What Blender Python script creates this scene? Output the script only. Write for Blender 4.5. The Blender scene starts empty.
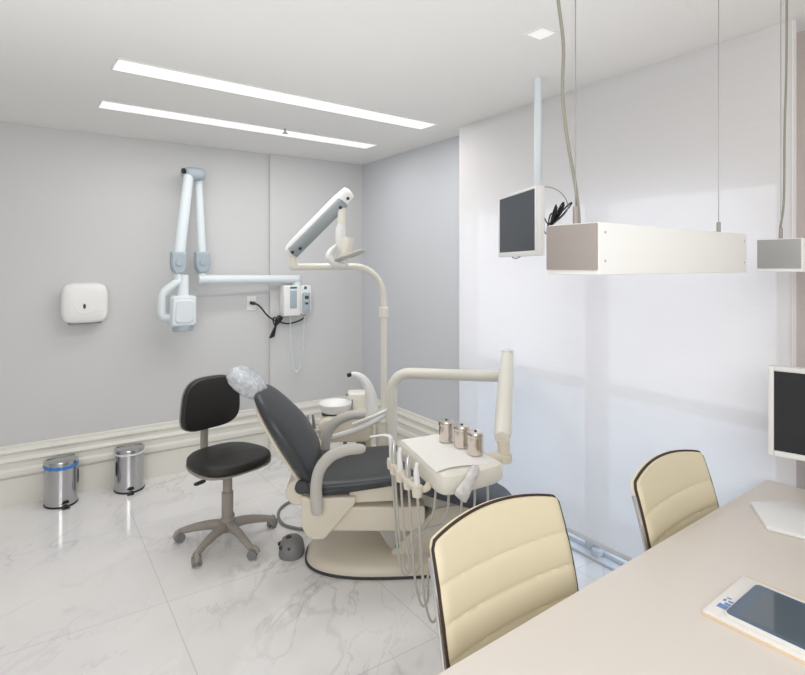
import bpy, bmesh, math, random
from mathutils import Matrix, Vector, noise
random.seed(7)
PI = math.pi
scn = bpy.context.scene
COL = scn.collection
R = math.radians

# ------------------------------------------------------------------ camera
CAMH, YAW, FPX, HORIZON = 1.568, R(34.35), 545.0, 266.0
cam = bpy.data.objects.new('camera', bpy.data.cameras.new('camera'))
COL.objects.link(cam)
cam.location = (0, 0, CAMH)
cam.rotation_euler = (R(90), 0, -YAW)
cam.data.sensor_width = 36.0
cam.data.lens = FPX / 805 * 36.0
cam.data.shift_y = -(337.5 - HORIZON) / 805
cam.data.clip_start = 0.02
scn.camera = cam

# ------------------------------------------------------------------ materials
def lin(c):
    c = c / 255.0
    return c / 12.92 if c <= 0.04045 else ((c + 0.055) / 1.055) ** 2.4
def rgb(r, g, b): return (lin(r), lin(g), lin(b), 1.0)

def nt_new(name):
    m = bpy.data.materials.new(name); m.use_nodes = True
    nt = m.node_tree
    return m, nt, nt.nodes['Principled BSDF'], nt.nodes['Material Output']

def mat(name, c, rough=0.5, metal=0.0, spec=0.5, var=0.03, scale=12.0, bump=0.0, bscale=120.0, coat=0.0):
    m, nt, p, out = nt_new(name)
    p.inputs['Roughness'].default_value = rough
    p.inputs['Metallic'].default_value = metal
    p.inputs['Specular IOR Level'].default_value = spec
    p.inputs['Coat Weight'].default_value = coat
    p.inputs['Coat Roughness'].default_value = 0.1
    tc = nt.nodes.new('ShaderNodeTexCoord')
    n = nt.nodes.new('ShaderNodeTexNoise'); n.inputs['Scale'].default_value = scale; n.inputs['Detail'].default_value = 4
    nt.links.new(tc.outputs['Object'], n.inputs['Vector'])
    mx = nt.nodes.new('ShaderNodeMix'); mx.data_type = 'RGBA'
    base = rgb(*c)
    mx.inputs[6].default_value = tuple(max(0, v * (1 - var)) for v in base[:3]) + (1,)
    mx.inputs[7].default_value = tuple(min(1, v * (1 + var)) for v in base[:3]) + (1,)
    nt.links.new(n.outputs['Fac'], mx.inputs[0])
    nt.links.new(mx.outputs[2], p.inputs['Base Color'])
    if bump:
        n2 = nt.nodes.new('ShaderNodeTexNoise'); n2.inputs['Scale'].default_value = bscale; n2.inputs['Detail'].default_value = 3
        nt.links.new(tc.outputs['Object'], n2.inputs['Vector'])
        b = nt.nodes.new('ShaderNodeBump'); b.inputs['Strength'].default_value = bump; b.inputs['Distance'].default_value = 0.002
        nt.links.new(n2.outputs['Fac'], b.inputs['Height']); nt.links.new(b.outputs['Normal'], p.inputs['Normal'])
    return m

def emis(name, c, strength):
    m, nt, p, out = nt_new(name)
    p.inputs['Base Color'].default_value = rgb(*c)
    p.inputs['Emission Color'].default_value = rgb(*c)
    p.inputs['Emission Strength'].default_value = strength
    return m

M = {}
M['wall'] = mat('wall_paint', (209, 209, 209), 0.85, spec=0.2, var=0.012, scale=2.0, bump=0.05, bscale=60)
M['ceiling'] = mat('ceiling_paint', (236, 235, 233), 0.9, spec=0.2, var=0.01)
M['wall_cool_lit'] = mat('wall_paint_cool_lit', (203, 206, 210), 0.85, spec=0.2, var=0.012, scale=2.0)  # same wall paint, with the cool light on the right wall put into its colour
M['pole'] = mat('pole_cream_enamel', (229, 226, 214), 0.35, var=0.01)
M['base'] = mat('baseboard_paint', (230, 228, 219), 0.35, var=0.01)
M['cream'] = mat('unit_cream_plastic', (219, 211, 194), 0.35, var=0.015)
M['white'] = mat('white_plastic', (236, 236, 234), 0.35, var=0.01)
M['bluewhite'] = mat('cool_white_enamel', (222, 230, 233), 0.35, var=0.01)
M['bluegrey'] = mat('blue_grey_plastic', (168, 181, 188), 0.4, var=0.02)
M['arm_cover'] = mat('arm_cover_grey', (150, 157, 161), 0.4, var=0.02)
M['darkgrey'] = mat('dark_grey_plastic', (62, 62, 64), 0.5)
M['midgrey'] = mat('mid_grey_plastic', (128, 128, 128), 0.5)
M['armgrey'] = mat('arm_grey_plastic', (189, 186, 179), 0.42)
M['taupe'] = mat('taupe_plastic', (158, 152, 144), 0.5)
M['black'] = mat('black_plastic', (22, 22, 24), 0.45)
M['vinyl'] = mat('charcoal_vinyl', (55, 58, 61), 0.36, var=0.05, bump=0.15, bscale=220)
M['vinyl_blue'] = mat('slate_vinyl', (64, 70, 77), 0.42, var=0.05, bump=0.15, bscale=220)
M['stool'] = mat('black_upholstery', (36, 35, 33), 0.5, var=0.06, bump=0.2, bscale=260)
M['chrome'] = mat('chrome', (214, 214, 214), 0.12, metal=1.0, var=0.01)
M['steel'] = mat('polished_steel', (192, 193, 195), 0.2, metal=1.0, var=0.03)
M['warmsteel'] = mat('warm_polished_steel', (221, 212, 203), 0.16, metal=1.0, var=0.02)
M['silver'] = mat('silver_paint', (205, 206, 207), 0.3, metal=0.6)
M['cream_vinyl'] = mat('cream_vinyl', (241, 231, 200), 0.45, var=0.015, bump=0.08, bscale=240)
M['brown'] = mat('dark_brown_piping', (64, 46, 36), 0.5)
M['desk'] = mat('cream_laminate', (232, 224, 215), 0.4, var=0.008)
M['paper'] = mat('white_paper', (243, 241, 236), 0.8, var=0.006)
M['creampaper'] = mat('cream_cardboard', (240, 214, 178), 0.7)
M['blueprint'] = mat('blue_print', (120, 150, 205), 0.6)
M['bluebag'] = mat('blue_plastic_bag', (70, 130, 200), 0.3)
M['whitebag'] = mat('white_plastic_bag', (232, 236, 240), 0.3)
M['teal'] = mat('teal_print', (30, 128, 128), 0.5)
M['green'] = mat('green_plastic', (30, 150, 90), 0.4)
M['screen'] = mat('dark_screen', (40, 42, 45), 0.25, spec=0.4)
M['tvscreen'] = mat('slate_screen', (62, 68, 75), 0.28, spec=0.4)
M['tabletscreen'] = mat('tablet_glass', (96, 108, 117), 0.08, spec=0.6)  # lighter base colour stands in for the bright reflection on the glass
M['tabletbezel'] = mat('tablet_bezel', (92, 110, 128), 0.15, spec=0.5)
M['pendant_end'] = mat('brushed_taupe_metal', (177, 168, 163), 0.45, metal=0.25)
M['pendant_end2'] = mat('brushed_grey_metal', (170, 170, 168), 0.4, metal=0.25)
M['cordgrey'] = mat('grey_cord', (138, 135, 122), 0.6)
M['wire'] = mat('steel_wire', (140, 140, 138), 0.4, metal=0.5)
M['diffuser'] = emis('warm_diffuser', (224, 224, 220), 0.18)
M['strip'] = emis('strip_diffuser', (245, 245, 245), 0.6)
M['downlight'] = emis('downlight_diffuser', (235, 235, 235), 0.35)
M['frame_white'] = mat('white_aluminium', (225, 229, 233), 0.4)
M['brownwall'] = mat('taupe_wall_paint', (196, 186, 180), 0.85, spec=0.2, var=0.01)

def marble():
    m, nt, p, out = nt_new('marble_tiles')
    N = nt.nodes.new; L = nt.links.new
    tc = N('ShaderNodeTexCoord')
    mp0 = N('ShaderNodeMapping'); mp0.inputs['Rotation'].default_value = (0, 0, R(-47))
    L(tc.outputs['Object'], mp0.inputs['Vector'])
    mp = N('ShaderNodeMapping'); mp.inputs['Scale'].default_value = (0.6, 1.25, 1)
    L(mp0.outputs['Vector'], mp.inputs['Vector'])
    def ridge(scale, dist, width, loc):
        mp2 = N('ShaderNodeMapping'); mp2.inputs['Location'].default_value = loc
        L(mp.outputs['Vector'], mp2.inputs['Vector'])
        n = N('ShaderNodeTexNoise'); n.inputs['Scale'].default_value = scale; n.inputs['Detail'].default_value = 7
        n.inputs['Roughness'].default_value = 0.55; n.inputs['Distortion'].default_value = dist
        L(mp2.outputs['Vector'], n.inputs['Vector'])
        s = N('ShaderNodeMath'); s.operation = 'SUBTRACT'; s.inputs[1].default_value = 0.5; L(n.outputs['Fac'], s.inputs[0])
        a = N('ShaderNodeMath'); a.operation = 'ABSOLUTE'; L(s.outputs[0], a.inputs[0])
        r = N('ShaderNodeMapRange'); r.inputs['From Min'].default_value = 0; r.inputs['From Max'].default_value = width
        r.inputs['To Min'].default_value = 1; r.inputs['To Max'].default_value = 0
        L(a.outputs[0], r.inputs['Value'])
        return r.outputs[0]
    v1 = ridge(1.3, 0.35, 0.020, (3.1, 1.2, 0)); v2 = ridge(2.6, 0.5, 0.012, (0.4, 7.7, 0)); v3 = ridge(0.9, 0.5, 0.16, (3.1, 1.3, 0))
    # patches where veins are visible
    nm = N('ShaderNodeTexNoise'); nm.inputs['Scale'].default_value = 1.3; nm.inputs['Detail'].default_value = 2
    L(tc.outputs['Object'], nm.inputs['Vector'])
    rm = N('ShaderNodeMapRange'); rm.inputs['From Min'].default_value = 0.40; rm.inputs['From Max'].default_value = 0.62
    L(nm.outputs['Fac'], rm.inputs['Value'])
    def mixc(fac, a, b, k):
        mu = N('ShaderNodeMath'); mu.operation = 'MULTIPLY'; mu.inputs[1].default_value = k; L(fac, mu.inputs[0])
        x = N('ShaderNodeMix'); x.data_type = 'RGBA'
        L(mu.outputs[0], x.inputs[0])
        if isinstance(a, tuple): x.inputs[6].default_value = a
        else: L(a, x.inputs[6])
        x.inputs[7].default_value = b
        return x.outputs[2]
    def mul(a, b):
        mu = N('ShaderNodeMath'); mu.operation = 'MULTIPLY'; L(a, mu.inputs[0]); L(b, mu.inputs[1]); return mu.outputs[0]
    c = mixc(v3, rgb(240, 237, 234), rgb(226, 226, 227), 0.5)
    c = mixc(mul(v1, rm.outputs[0]), c, rgb(172, 172, 174), 0.33)
    c = mixc(mul(v2, rm.outputs[0]), c, rgb(176, 176, 178), 0.45)
    # tile joints every 0.9 m
    sx = N('ShaderNodeSeparateXYZ'); L(tc.outputs['Object'], sx.inputs[0])
    def joint(o, off):
        a = N('ShaderNodeMath'); a.operation = 'SUBTRACT'; a.inputs[1].default_value = off - 0.45; L(o, a.inputs[0])
        b = N('ShaderNodeMath'); b.operation = 'FLOORED_MODULO'; b.inputs[1].default_value = 0.9; L(a.outputs[0], b.inputs[0])
        s = N('ShaderNodeMath'); s.operation = 'SUBTRACT'; s.inputs[1].default_value = 0.45; L(b.outputs[0], s.inputs[0])
        d = N('ShaderNodeMath'); d.operation = 'ABSOLUTE'; L(s.outputs[0], d.inputs[0])
        e = N('ShaderNodeMath'); e.operation = 'LESS_THAN'; e.inputs[1].default_value = 0.0022; L(d.outputs[0], e.inputs[0])
        return e.outputs[0]
    jx, jy = joint(sx.outputs['X'], 0.53), joint(sx.outputs['Y'], 2.72)
    mxm = N('ShaderNodeMath'); mxm.operation = 'MAXIMUM'; L(jx, mxm.inputs[0]); L(jy, mxm.inputs[1])
    c = mixc(mxm.outputs[0], c, rgb(150, 149, 148), 0.32)
    L(c, p.inputs['Base Color'])
    p.inputs['Roughness'].default_value = 0.07
    p.inputs['Specular IOR Level'].default_value = 0.6
    return m
M['marble'] = marble()

def blind_mat():
    m, nt, p, out = nt_new('roller_blind_screen')
    N = nt.nodes.new; L = nt.links.new
    nt.nodes.remove(p)
    tc = N('ShaderNodeTexCoord')
    w = N('ShaderNodeTexNoise'); w.inputs['Scale'].default_value = 1.0; w.inputs['Detail'].default_value = 3
    mp = N('ShaderNodeMapping'); mp.inputs['Scale'].default_value = (1, 3.0, 220)
    L(tc.outputs['Object'], mp.inputs['Vector']); L(mp.outputs['Vector'], w.inputs['Vector'])
    cr = N('ShaderNodeMix'); cr.data_type = 'RGBA'
    cr.inputs[6].default_value = rgb(242, 240, 240); cr.inputs[7].default_value = rgb(250, 249, 248)
    L(w.outputs['Fac'], cr.inputs[0])
    d = N('ShaderNodeBsdfDiffuse'); t = N('ShaderNodeBsdfTranslucent'); tr = N('ShaderNodeBsdfTransparent')
    L(cr.outputs[2], d.inputs['Color']); L(cr.outputs[2], t.inputs['Color'])
    a = N('ShaderNodeMixShader'); a.inputs[0].default_value = 0.37
    L(d.outputs[0], a.inputs[1]); L(t.outputs[0], a.inputs[2])
    b = N('ShaderNodeMixShader'); b.inputs[0].default_value = 0.28
    L(a.outputs[0], b.inputs[1]); L(tr.outputs[0], b.inputs[2])
    L(b.outputs[0], out.inputs['Surface'])
    return m
M['blind'] = blind_mat()

def glass_mat(name, c):
    m, nt, p, out = nt_new(name)
    N = nt.nodes.new; L = nt.links.new
    nt.nodes.remove(p)
    tr = N('ShaderNodeBsdfTransparent'); tr.inputs[0].default_value = rgb(*c)
    g = N('ShaderNodeBsdfGlossy'); g.inputs['Roughness'].default_value = 0.02
    mx = N('ShaderNodeMixShader'); mx.inputs[0].default_value = 0.07
    L(tr.outputs[0], mx.inputs[1]); L(g.outputs[0], mx.inputs[2]); L(mx.outputs[0], out.inputs['Surface'])
    return m
M['glass'] = glass_mat('window_glass', (242, 245, 250)); M['glass_sky_tint'] = glass_mat('sky_tinted_glass', (226, 235, 245))  # second glass carries the blue of the sky outside in its tint

def film_mat(name, base, rough=0.16):
    m, nt, p, out = nt_new(name)
    N = nt.nodes.new; L = nt.links.new
    p.inputs['Roughness'].default_value = rough
    p.inputs['Specular IOR Level'].default_value = 0.7
    tc = N('ShaderNodeTexCoord')
    n = N('ShaderNodeTexVoronoi'); n.feature = 'DISTANCE_TO_EDGE'; n.inputs['Scale'].default_value = 26
    n2 = N('ShaderNodeTexNoise'); n2.inputs['Scale'].default_value = 22; n2.inputs['Detail'].default_value = 5; n2.inputs['Distortion'].default_value = 2.0
    L(tc.outputs['Object'], n.inputs['Vector']); L(tc.outputs['Object'], n2.inputs['Vector'])
    mx = N('ShaderNodeMix'); mx.data_type = 'RGBA'
    mx.inputs[6].default_value = rgb(*base[0]); mx.inputs[7].default_value = rgb(*base[1])
    L(n2.outputs['Fac'], mx.inputs[0]); L(mx.outputs[2], p.inputs['Base Color'])
    b = N('ShaderNodeBump'); b.inputs['Strength'].default_value = 0.8; b.inputs['Distance'].default_value = 0.006
    ad = N('ShaderNodeMath'); ad.operation = 'ADD'; L(n.outputs['Distance'], ad.inputs[0]); L(n2.outputs['Fac'], ad.inputs[1])
    L(ad.outputs[0], b.inputs['Height']); L(b.outputs['Normal'], p.inputs['Normal'])
    return m
M['film'] = film_mat('crumpled_plastic_film', ((138, 144, 150), (236, 240, 243)))
M['whitefilm'] = film_mat('white_plastic_wrap', ((196, 192, 190), (240, 238, 236)), 0.3)

# ------------------------------------------------------------------ mesh helpers
def merge(bm, t, mx=None):
    if mx is not None: bmesh.ops.transform(t, matrix=mx, verts=t.verts)
    me = bpy.data.meshes.new('tmp'); t.to_mesh(me); t.free()
    bm.from_mesh(me); bpy.data.meshes.remove(me)

def box(bm, lo, hi, bev=0.0, seg=2, mx=None):
    t = bmesh.new(); bmesh.ops.create_cube(t, size=1)
    for v in t.verts:
        v.co = Vector([lo[i] + (v.co[i] + 0.5) * (hi[i] - lo[i]) for i in range(3)])
    if bev:
        bmesh.ops.bevel(t, geom=list(t.edges), offset=bev, segments=seg, profile=0.5, affect='EDGES', clamp_overlap=True)
    merge(bm, t, mx)

def prism(bm, poly, y0, y1, bev=0.0, seg=2, axis='y', mx=None):
    """polygon in (x,z) swept along y; axis 'z': polygon in (x,y) swept along z; axis 'x': polygon in (y,z) along x"""
    t = bmesh.new()
    def P(a, b, c):
        return {'y': (a, c, b), 'z': (a, b, c), 'x': (c, a, b)}[axis]
    f0 = [t.verts.new(P(a, b, y0)) for a, b in poly]; f1 = [t.verts.new(P(a, b, y1)) for a, b in poly]
    n = len(poly)
    t.faces.new(f0); t.faces.new(list(reversed(f1)))
    for i in range(n): t.faces.new([f0[(i + 1) % n], f0[i], f1[i], f1[(i + 1) % n]])
    bmesh.ops.recalc_face_normals(t, faces=t.faces)
    if bev:
        bmesh.ops.bevel(t, geom=list(t.edges), offset=bev, segments=seg, profile=0.5, affect='EDGES', clamp_overlap=True)
    merge(bm, t, mx)

def loft(bm, rings, closed=True, caps=True, mx=None):
    t = bmesh.new()
    vs = [[t.verts.new(p) for p in r] for r in rings]
    n = len(rings[0])
    for a, b in zip(vs, vs[1:]):
        for i in range(n if closed else n - 1):
            j = (i + 1) % n
            t.faces.new([a[i], a[j], b[j], b[i]])
    if caps and closed:
        t.faces.new(list(reversed(vs[0]))); t.faces.new(vs[-1])
    bmesh.ops.recalc_face_normals(t, faces=t.faces)
    merge(bm, t, mx)

def lathe(bm, prof, c=(0, 0, 0), seg=28, mx=None, sx=1.0, sy=1.0):
    rings = []
    for r, z in prof:
        rings.append([(c[0] + sx * max(r, 1e-5) * math.cos(2 * PI * k / seg), c[1] + sy * max(r, 1e-5) * math.sin(2 * PI * k / seg), c[2] + z) for k in range(seg)])
    loft(bm, rings, mx=mx)

def smooth_pts(pts, n):
    pts = [Vector(p) for p in pts]
    if n <= 1 or len(pts) < 3: return pts
    out = []
    for i in range(len(pts) - 1):
        p0 = pts[max(i - 1, 0)]; p1 = pts[i]; p2 = pts[i + 1]; p3 = pts[min(i + 2, len(pts) - 1)]
        for k in range(n):
            t = k / n
            out.append(0.5 * ((2 * p1) + (p2 - p0) * t + (2 * p0 - 5 * p1 + 4 * p2 - p3) * t * t + (3 * p1 - p0 - 3 * p2 + p3) * t ** 3))
    out.append(pts[-1])
    return out

def tube(bm, pts, r, seg=12, n=1, flat=1.0, up=None, mx=None, closed=False):
    """swept tube; r scalar or list per input point; flat = ratio of the second axis"""
    P = smooth_pts(pts, n)
    m = len(P)
    if isinstance(r, (int, float)): rad = [r] * m
    else:
        rr = smooth_pts([(x, 0, 0) for x in r], n); rad = [v.x for v in rr]
    tan = []
    for i in range(m):
        d = P[min(i + 1, m - 1)] - P[max(i - 1, 0)]
        tan.append(d.normalized())
    ref = Vector(up) if up else (Vector((0, 0, 1)) if abs(tan[0].z) < 0.9 else Vector((1, 0, 0)))
    nrm = (ref - tan[0] * ref.dot(tan[0])).normalized()
    rings = []
    for i in range(m):
        src = ref if up else nrm
        nn = src - tan[i] * src.dot(tan[i])
        if nn.length > 1e-6: nrm = nn.normalized()
        bi = tan[i].cross(nrm)
        rings.append([tuple(P[i] + nrm * rad[i] * math.cos(2 * PI * k / seg) + bi * rad[i] * flat * math.sin(2 * PI * k / seg)) for k in range(seg)])
    if closed: rings.append(rings[0])
    loft(bm, rings, caps=not closed, mx=mx)

def cyl(bm, a, b, r0, r1=None, seg=24, mx=None):
    r1 = r0 if r1 is None else r1
    a, b = Vector(a), Vector(b); L = (b - a).length; e = min(r0, r1, L / 2) * 0.12
    d = (b - a).normalized()
    tube(bm, [a, a + d * 1e-4, a + d * e, b - d * e, b - d * 1e-4, b], [max(r0 - e, 1e-4), r0 - e, r0, r1, r1 - e, max(r1 - e, 1e-4)], seg=seg, mx=mx)

def sgnpow(v, e): return math.copysign(abs(v) ** e, v)

def superell(bm, c, h, e1=0.5, e2=0.5, nu=32, nv=16, mx=None, fn=None):
    rings = []
    for j in range(nv + 1):
        ph = -PI / 2 + PI * j / nv
        cp, sp = sgnpow(math.cos(ph), e1), sgnpow(math.sin(ph), e1)
        if j in (0, nv): cp = 1e-4
        ring = []
        for i in range(nu):
            th = 2 * PI * i / nu
            p = Vector((h[0] * cp * sgnpow(math.cos(th), e2), h[1] * cp * sgnpow(math.sin(th), e2), h[2] * sp))
            if fn: p = fn(p)
            ring.append(tuple(Vector(c) + p))
        rings.append(ring)
    loft(bm, rings, mx=mx)

def sell2(hx, hy, n, cx=0, cy=0, seg=48):
    return [(cx + hx * sgnpow(math.cos(2 * PI * k / seg), 2 / n), cy + hy * sgnpow(math.sin(2 * PI * k / seg), 2 / n)) for k in range(seg)]

def rrect(w, h, r, seg=6, cx=0, cy=0):
    pts = []
    for (sx, sy, a0) in ((1, 1, 0), (-1, 1, 90), (-1, -1, 180), (1, -1, 270)):
        for k in range(seg + 1):
            a = R(a0 + 90 * k / seg)
            pts.append((cx + sx * (w / 2 - r) + r * math.cos(a), cy + sy * (h / 2 - r) + r * math.sin(a)))
    return pts

ROOT = {}
def mworld(o): return ROOT[o.name]

def obj(name, bm, m, parent=None, space=None, ang=38, label=None):
    """space: matrix from the mesh's coordinates to world; None = the parent's own (or world for top level)."""
    if parent is not None and space is not None:
        bmesh.ops.transform(bm, matrix=mworld(parent).inverted() @ space, verts=bm.verts)
    me = bpy.data.meshes.new(name); bm.to_mesh(me); bm.free()
    me.materials.append(M[m] if isinstance(m, str) else m)
    me.shade_smooth(); me.set_sharp_from_angle(angle=R(ang))
    o = bpy.data.objects.new(name, me); COL.objects.link(o)
    if parent is not None:
        o.parent = parent; ROOT[o.name] = mworld(parent)
    else: ROOT[o.name] = Matrix.Identity(4)
    if label: o['label'] = label
    return o

def tag(o, label, cat, group=None):
    o['label'] = label; o['category'] = cat
    if group: o['group'] = group
    return o

def thing(name, label, cat, loc=(0, 0, 0), rz=0.0, group=None):
    o = bpy.data.objects.new(name, None); COL.objects.link(o)
    o.empty_display_size = 0.05
    o.location = loc; o.rotation_euler = (0, 0, rz)
    ROOT[o.name] = Matrix.Translation(Vector(loc)) @ Matrix.Rotation(rz, 4, 'Z')
    return tag(o, label, cat, group)

def solo(name, bm, m, label, cat, loc, rz=0.0, group=None):
    """a thing that is a single mesh, mesh in its local frame"""
    o = obj(name, bm, m); o.location = loc; o.rotation_euler = (0, 0, rz)
    ROOT[o.name] = Matrix.Translation(Vector(loc)) @ Matrix.Rotation(rz, 4, 'Z')
    return tag(o, label, cat, group)

def struct(name, bm, m, parent=None, ang=38):
    o = obj(name, bm, m, parent, None, ang)
    if parent is None: o['kind'] = 'structure'
    return o

def copy_tree(o, parent=None):
    c = o.copy(); COL.objects.link(c)
    if parent is not None: c.parent = parent
    ROOT[c.name] = ROOT[o.name].copy()
    for ch in list(o.children): copy_tree(ch, c)
    return c

W = Matrix.Identity(4)
B = bmesh.new
def on(fn, *a, **k):
    bm = bmesh.new(); fn(bm, *a, **k); return bm

# ------------------------------------------------------------------ room
YL, YR, XW, CEIL = 4.385, 4.355, 2.526, 2.5   # back wall (two faces), right wall, ceiling
struct('floor', on(box, (-2.4, -2.2, -0.1), (3.0, 4.6, 0)), 'marble')
struct('ceiling', on(box, (-2.4, -2.2, CEIL), (3.0, 4.6, CEIL + 0.1)), 'ceiling')
struct('wall_back', on(box, (-2.4, YL, 0), (2.7, YL + 0.15, CEIL)), 'wall')
struct('trim_1', on(box, (1.645, YR, 0), (XW, YL, CEIL)), 'wall')       # shallow projecting panel of the back wall
struct('wall_left', on(box, (-2.5, -2.2, 0), (-2.4, 4.6, CEIL)), 'wall')
struct('wall_rear', on(box, (-2.4, -2.3, 0), (3.0, -2.2, CEIL)), 'wall')
WY0, WY1, WZ1 = 0.93, 2.95, 1.965
struct('wall_right', on(box, (XW, WY1, 0), (XW + 0.15, YL, CEIL)), 'wall_cool_lit')
struct('wall_window', on(box, (XW, WY0, WZ1), (XW + 0.15, WY1, CEIL)), 'wall')
struct('wall_side', on(box, (XW, -2.2, 0), (XW + 0.15, WY0, CEIL)), 'brownwall')

# windows: floor to lintel, two leaves
def window(name, y0, y1):
    fr = B(); fx0, fx1 = 2.535, 2.595; w = 0.055
    box(fr, (fx0, y0, 0), (fx1, y0 + w, WZ1), 0.004); box(fr, (fx0, y1 - w, 0), (fx1, y1, WZ1), 0.004)
    box(fr, (fx0, y0 + w, WZ1 - w), (fx1, y1 - w, WZ1), 0.004); box(fr, (fx0, y0 + w, 0), (fx1, y1 - w, 0.035), 0.004)
    o = struct(name, fr, 'frame_white')
    rail = B(); box(rail, (fx0 + 0.005, y0 + w, 0.88), (fx1 - 0.005, y1 - w, 0.94), 0.003)
    obj('window_rail', rail, 'frame_white', o)
    g = B(); box(g, (2.56, y0 + w, 0.94), (2.566, y1 - w, WZ1 - w)); obj('pane', g, 'glass', o)
    g = B(); box(g, (2.56, y0 + w, 0.035), (2.566, y1 - w, 0.88)); obj('lower_pane', g, 'glass_sky_tint', o)
    return o
window('window_1', 1.865, WY1); window('window_2', WY0, 1.865)
st = B(); box(st, (2.475, WY0, 0), (2.534, WY1, 0.015), 0.004)
box(st, (2.49, 1.80, 0.015), (2.534, 1.85, 0.05), 0.004)
struct('trim_2', st, 'frame_white')
# street outside

# baseboards: tall classical profile (depth from wall, height)
PROF = [(0, 0), (0.020, 0), (0.020, 0.183), (0.013, 0.186), (0.013, 0.192), (0.032, 0.195), (0.038, 0.205), (0.038, 0.232), (0.032, 0.243), (0.026, 0.247),
        (0.026, 0.283), (0.034, 0.288), (0.040, 0.298), (0.034, 0.310), (0.024, 0.318), (0.022, 0.338), (0.030, 0.345), (0.036, 0.357), (0.030, 0.372), (0.020, 0.378), (0.020, 0.393), (0.016, 0.398), (0, 0.398)]
bb = B()
prism(bb, [(YL - d, z) for d, z in PROF], -2.4, 1.645, axis='x')
prism(bb, [(YR - d, z) for d, z in PROF], 1.640, XW, axis='x')
struct('baseboard_back', bb, 'base', ang=25)
bb = B()
prism(bb, [(XW - d, z) for d, z in PROF], WY1, YR - 0.02, axis='y')
struct('baseboard_right', bb, 'base', ang=25)

# ------------------------------------------------------------------ roller blind
XB = 2.375
t = thing('roller_blind', 'white translucent roller blind hanging from ceiling in front of window', 'blind', (XB, 1.83, 0.15))
obj('blind_fabric', on(box, (XB - 0.0008, 0.855, 0.172), (XB + 0.0008, 2.80, CEIL - 0.001)), 'blind', t, W)
b = B(); box(b, (XB - 0.008, 0.855, 0.150), (XB + 0.008, 2.80, 0.174), 0.004)
obj('bottom_bar', b, 'frame_white', t, W)
b = B(); cyl(b, (XB + 0.04, 0.95, CEIL - 0.04), (XB + 0.04, 2.72, CEIL - 0.04), 0.025)
obj('roller_tube', b, 'frame_white', t, W)
b = B(); tube(b, [(XB - 0.012, 0.862, 2.49), (XB - 0.012, 0.862, 1.0)], 0.002, seg=6)
obj('pull_cord', b, 'white', t, W)

# ------------------------------------------------------------------ ceiling lights
TILT = R(2.6)
def strip(cx, cy, L, w, label):
    t = thing('ceiling_strip_light', label, 'ceiling light', (cx, cy, CEIL), TILT, 'recessed strip lights')
    f = B()
    for s in (-1, 1):
        box(f, (-L / 2 - 0.006, s * w / 2 - 0.004, -0.004), (L / 2 + 0.006, s * w / 2 + 0.004, 0), 0)
        box(f, (s * L / 2 - 0.004, -w / 2, -0.004), (s * L / 2 + 0.004, w / 2, 0), 0)
    obj('frame', f, 'white', t)
    obj('diffuser', on(box, (-L / 2, -w / 2, -0.003), (L / 2, w / 2, 0)), 'strip', t)
strip(1.26, 2.865, 1.88, 0.165, 'long white strip light set in ceiling, the one nearer the middle of the room')
strip(1.265, 3.605, 1.87, 0.165, 'long white strip light set in ceiling, the one nearer the back wall')
t = thing('square_downlight', 'small square recessed downlight in ceiling above hanging screen', 'ceiling light', (1.687, 1.487, CEIL), R(2)); t.scale = (0.85, 0.85, 1)
f = B()
for s in (-1, 1):
    box(f, (-0.06, s * 0.053 - 0.007, -0.005), (0.06, s * 0.053 + 0.007, 0)); box(f, (s * 0.053 - 0.007, -0.046, -0.005), (s * 0.053 + 0.007, 0.046, 0))
obj('frame', f, 'white', t); obj('diffuser', on(box, (-0.046, -0.046, -0.003), (0.046, 0.046, 0)), 'downlight', t)
t = thing('fire_sprinkler', 'small steel fire sprinkler on ceiling beside strip light', 'sprinkler', (1.411, 3.462, CEIL))
b = B(); lathe(b, [(0.03, 0), (0.03, -0.003), (0.018, -0.008), (0.008, -0.010)]); obj('escutcheon', b, 'white', t)
b = B(); cyl(b, (0, 0, -0.006), (0, 0, -0.035), 0.008); lathe(b, [(0.004, -0.033), (0.02, -0.040), (0.021, -0.043), (0.003, -0.044)])
obj('sprinkler_head', b, 'steel', t)

# ------------------------------------------------------------------ hanging screen
sl = (1.893, 1.693); sr = (2.083, 2.125)            # near and far edge of the screen
lat = Vector((sr[0] - sl[0], sr[1] - sl[1])); wid = lat.length
rzv = math.atan2(lat.y, lat.x)                        # local +x runs from the near edge to the far edge; local +y faces the dental chair
t = thing('hanging_monitor', 'white-framed flat screen hanging from ceiling pole, facing the dental chair', 'monitor', ((sl[0] + sr[0]) / 2, (sl[1] + sr[1]) / 2, 1.615), rzv)
hw, hh = wid / 2, 0.318
b = B(); fw = 0.012
box(b, (-hw, -0.040, 0), (hw, -0.004, hh), 0.006)
box(b, (-hw, -0.006, 0), (-hw + fw, 0.006, hh), 0.002); box(b, (hw - fw, -0.006, 0), (hw, 0.006, hh), 0.002)
box(b, (-hw + fw, -0.006, hh - fw), (hw - fw, 0.006, hh), 0.002); box(b, (-hw + fw, -0.006, 0), (hw - fw, 0.006, 0.024), 0.002)
obj('housing', b, 'white', t)
obj('screen', on(box, (-hw + fw, -0.005, 0.024), (hw - fw, 0.002, hh - fw)), 'tvscreen', t)
b = B(); tube(b, [(-0.05, 0.002, -0.001), (-0.03, 0.004, -0.007), (0.0, 0.004, -0.009), (0.03, 0.004, -0.007), (0.05, 0.002, -0.001)], 0.003, seg=8, n=3)
obj('emblem', b, 'midgrey', t)
inv = mworld(t).inverted()
pole = inv @ Vector((2.079, 1.852, 2.5))
b = B(); cyl(b, (pole.x, pole.y, CEIL - 1.615 - 0.0), (pole.x, pole.y, 0.12), 0.019)
obj('ceiling_pole', b, 'bluewhite', t)
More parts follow.
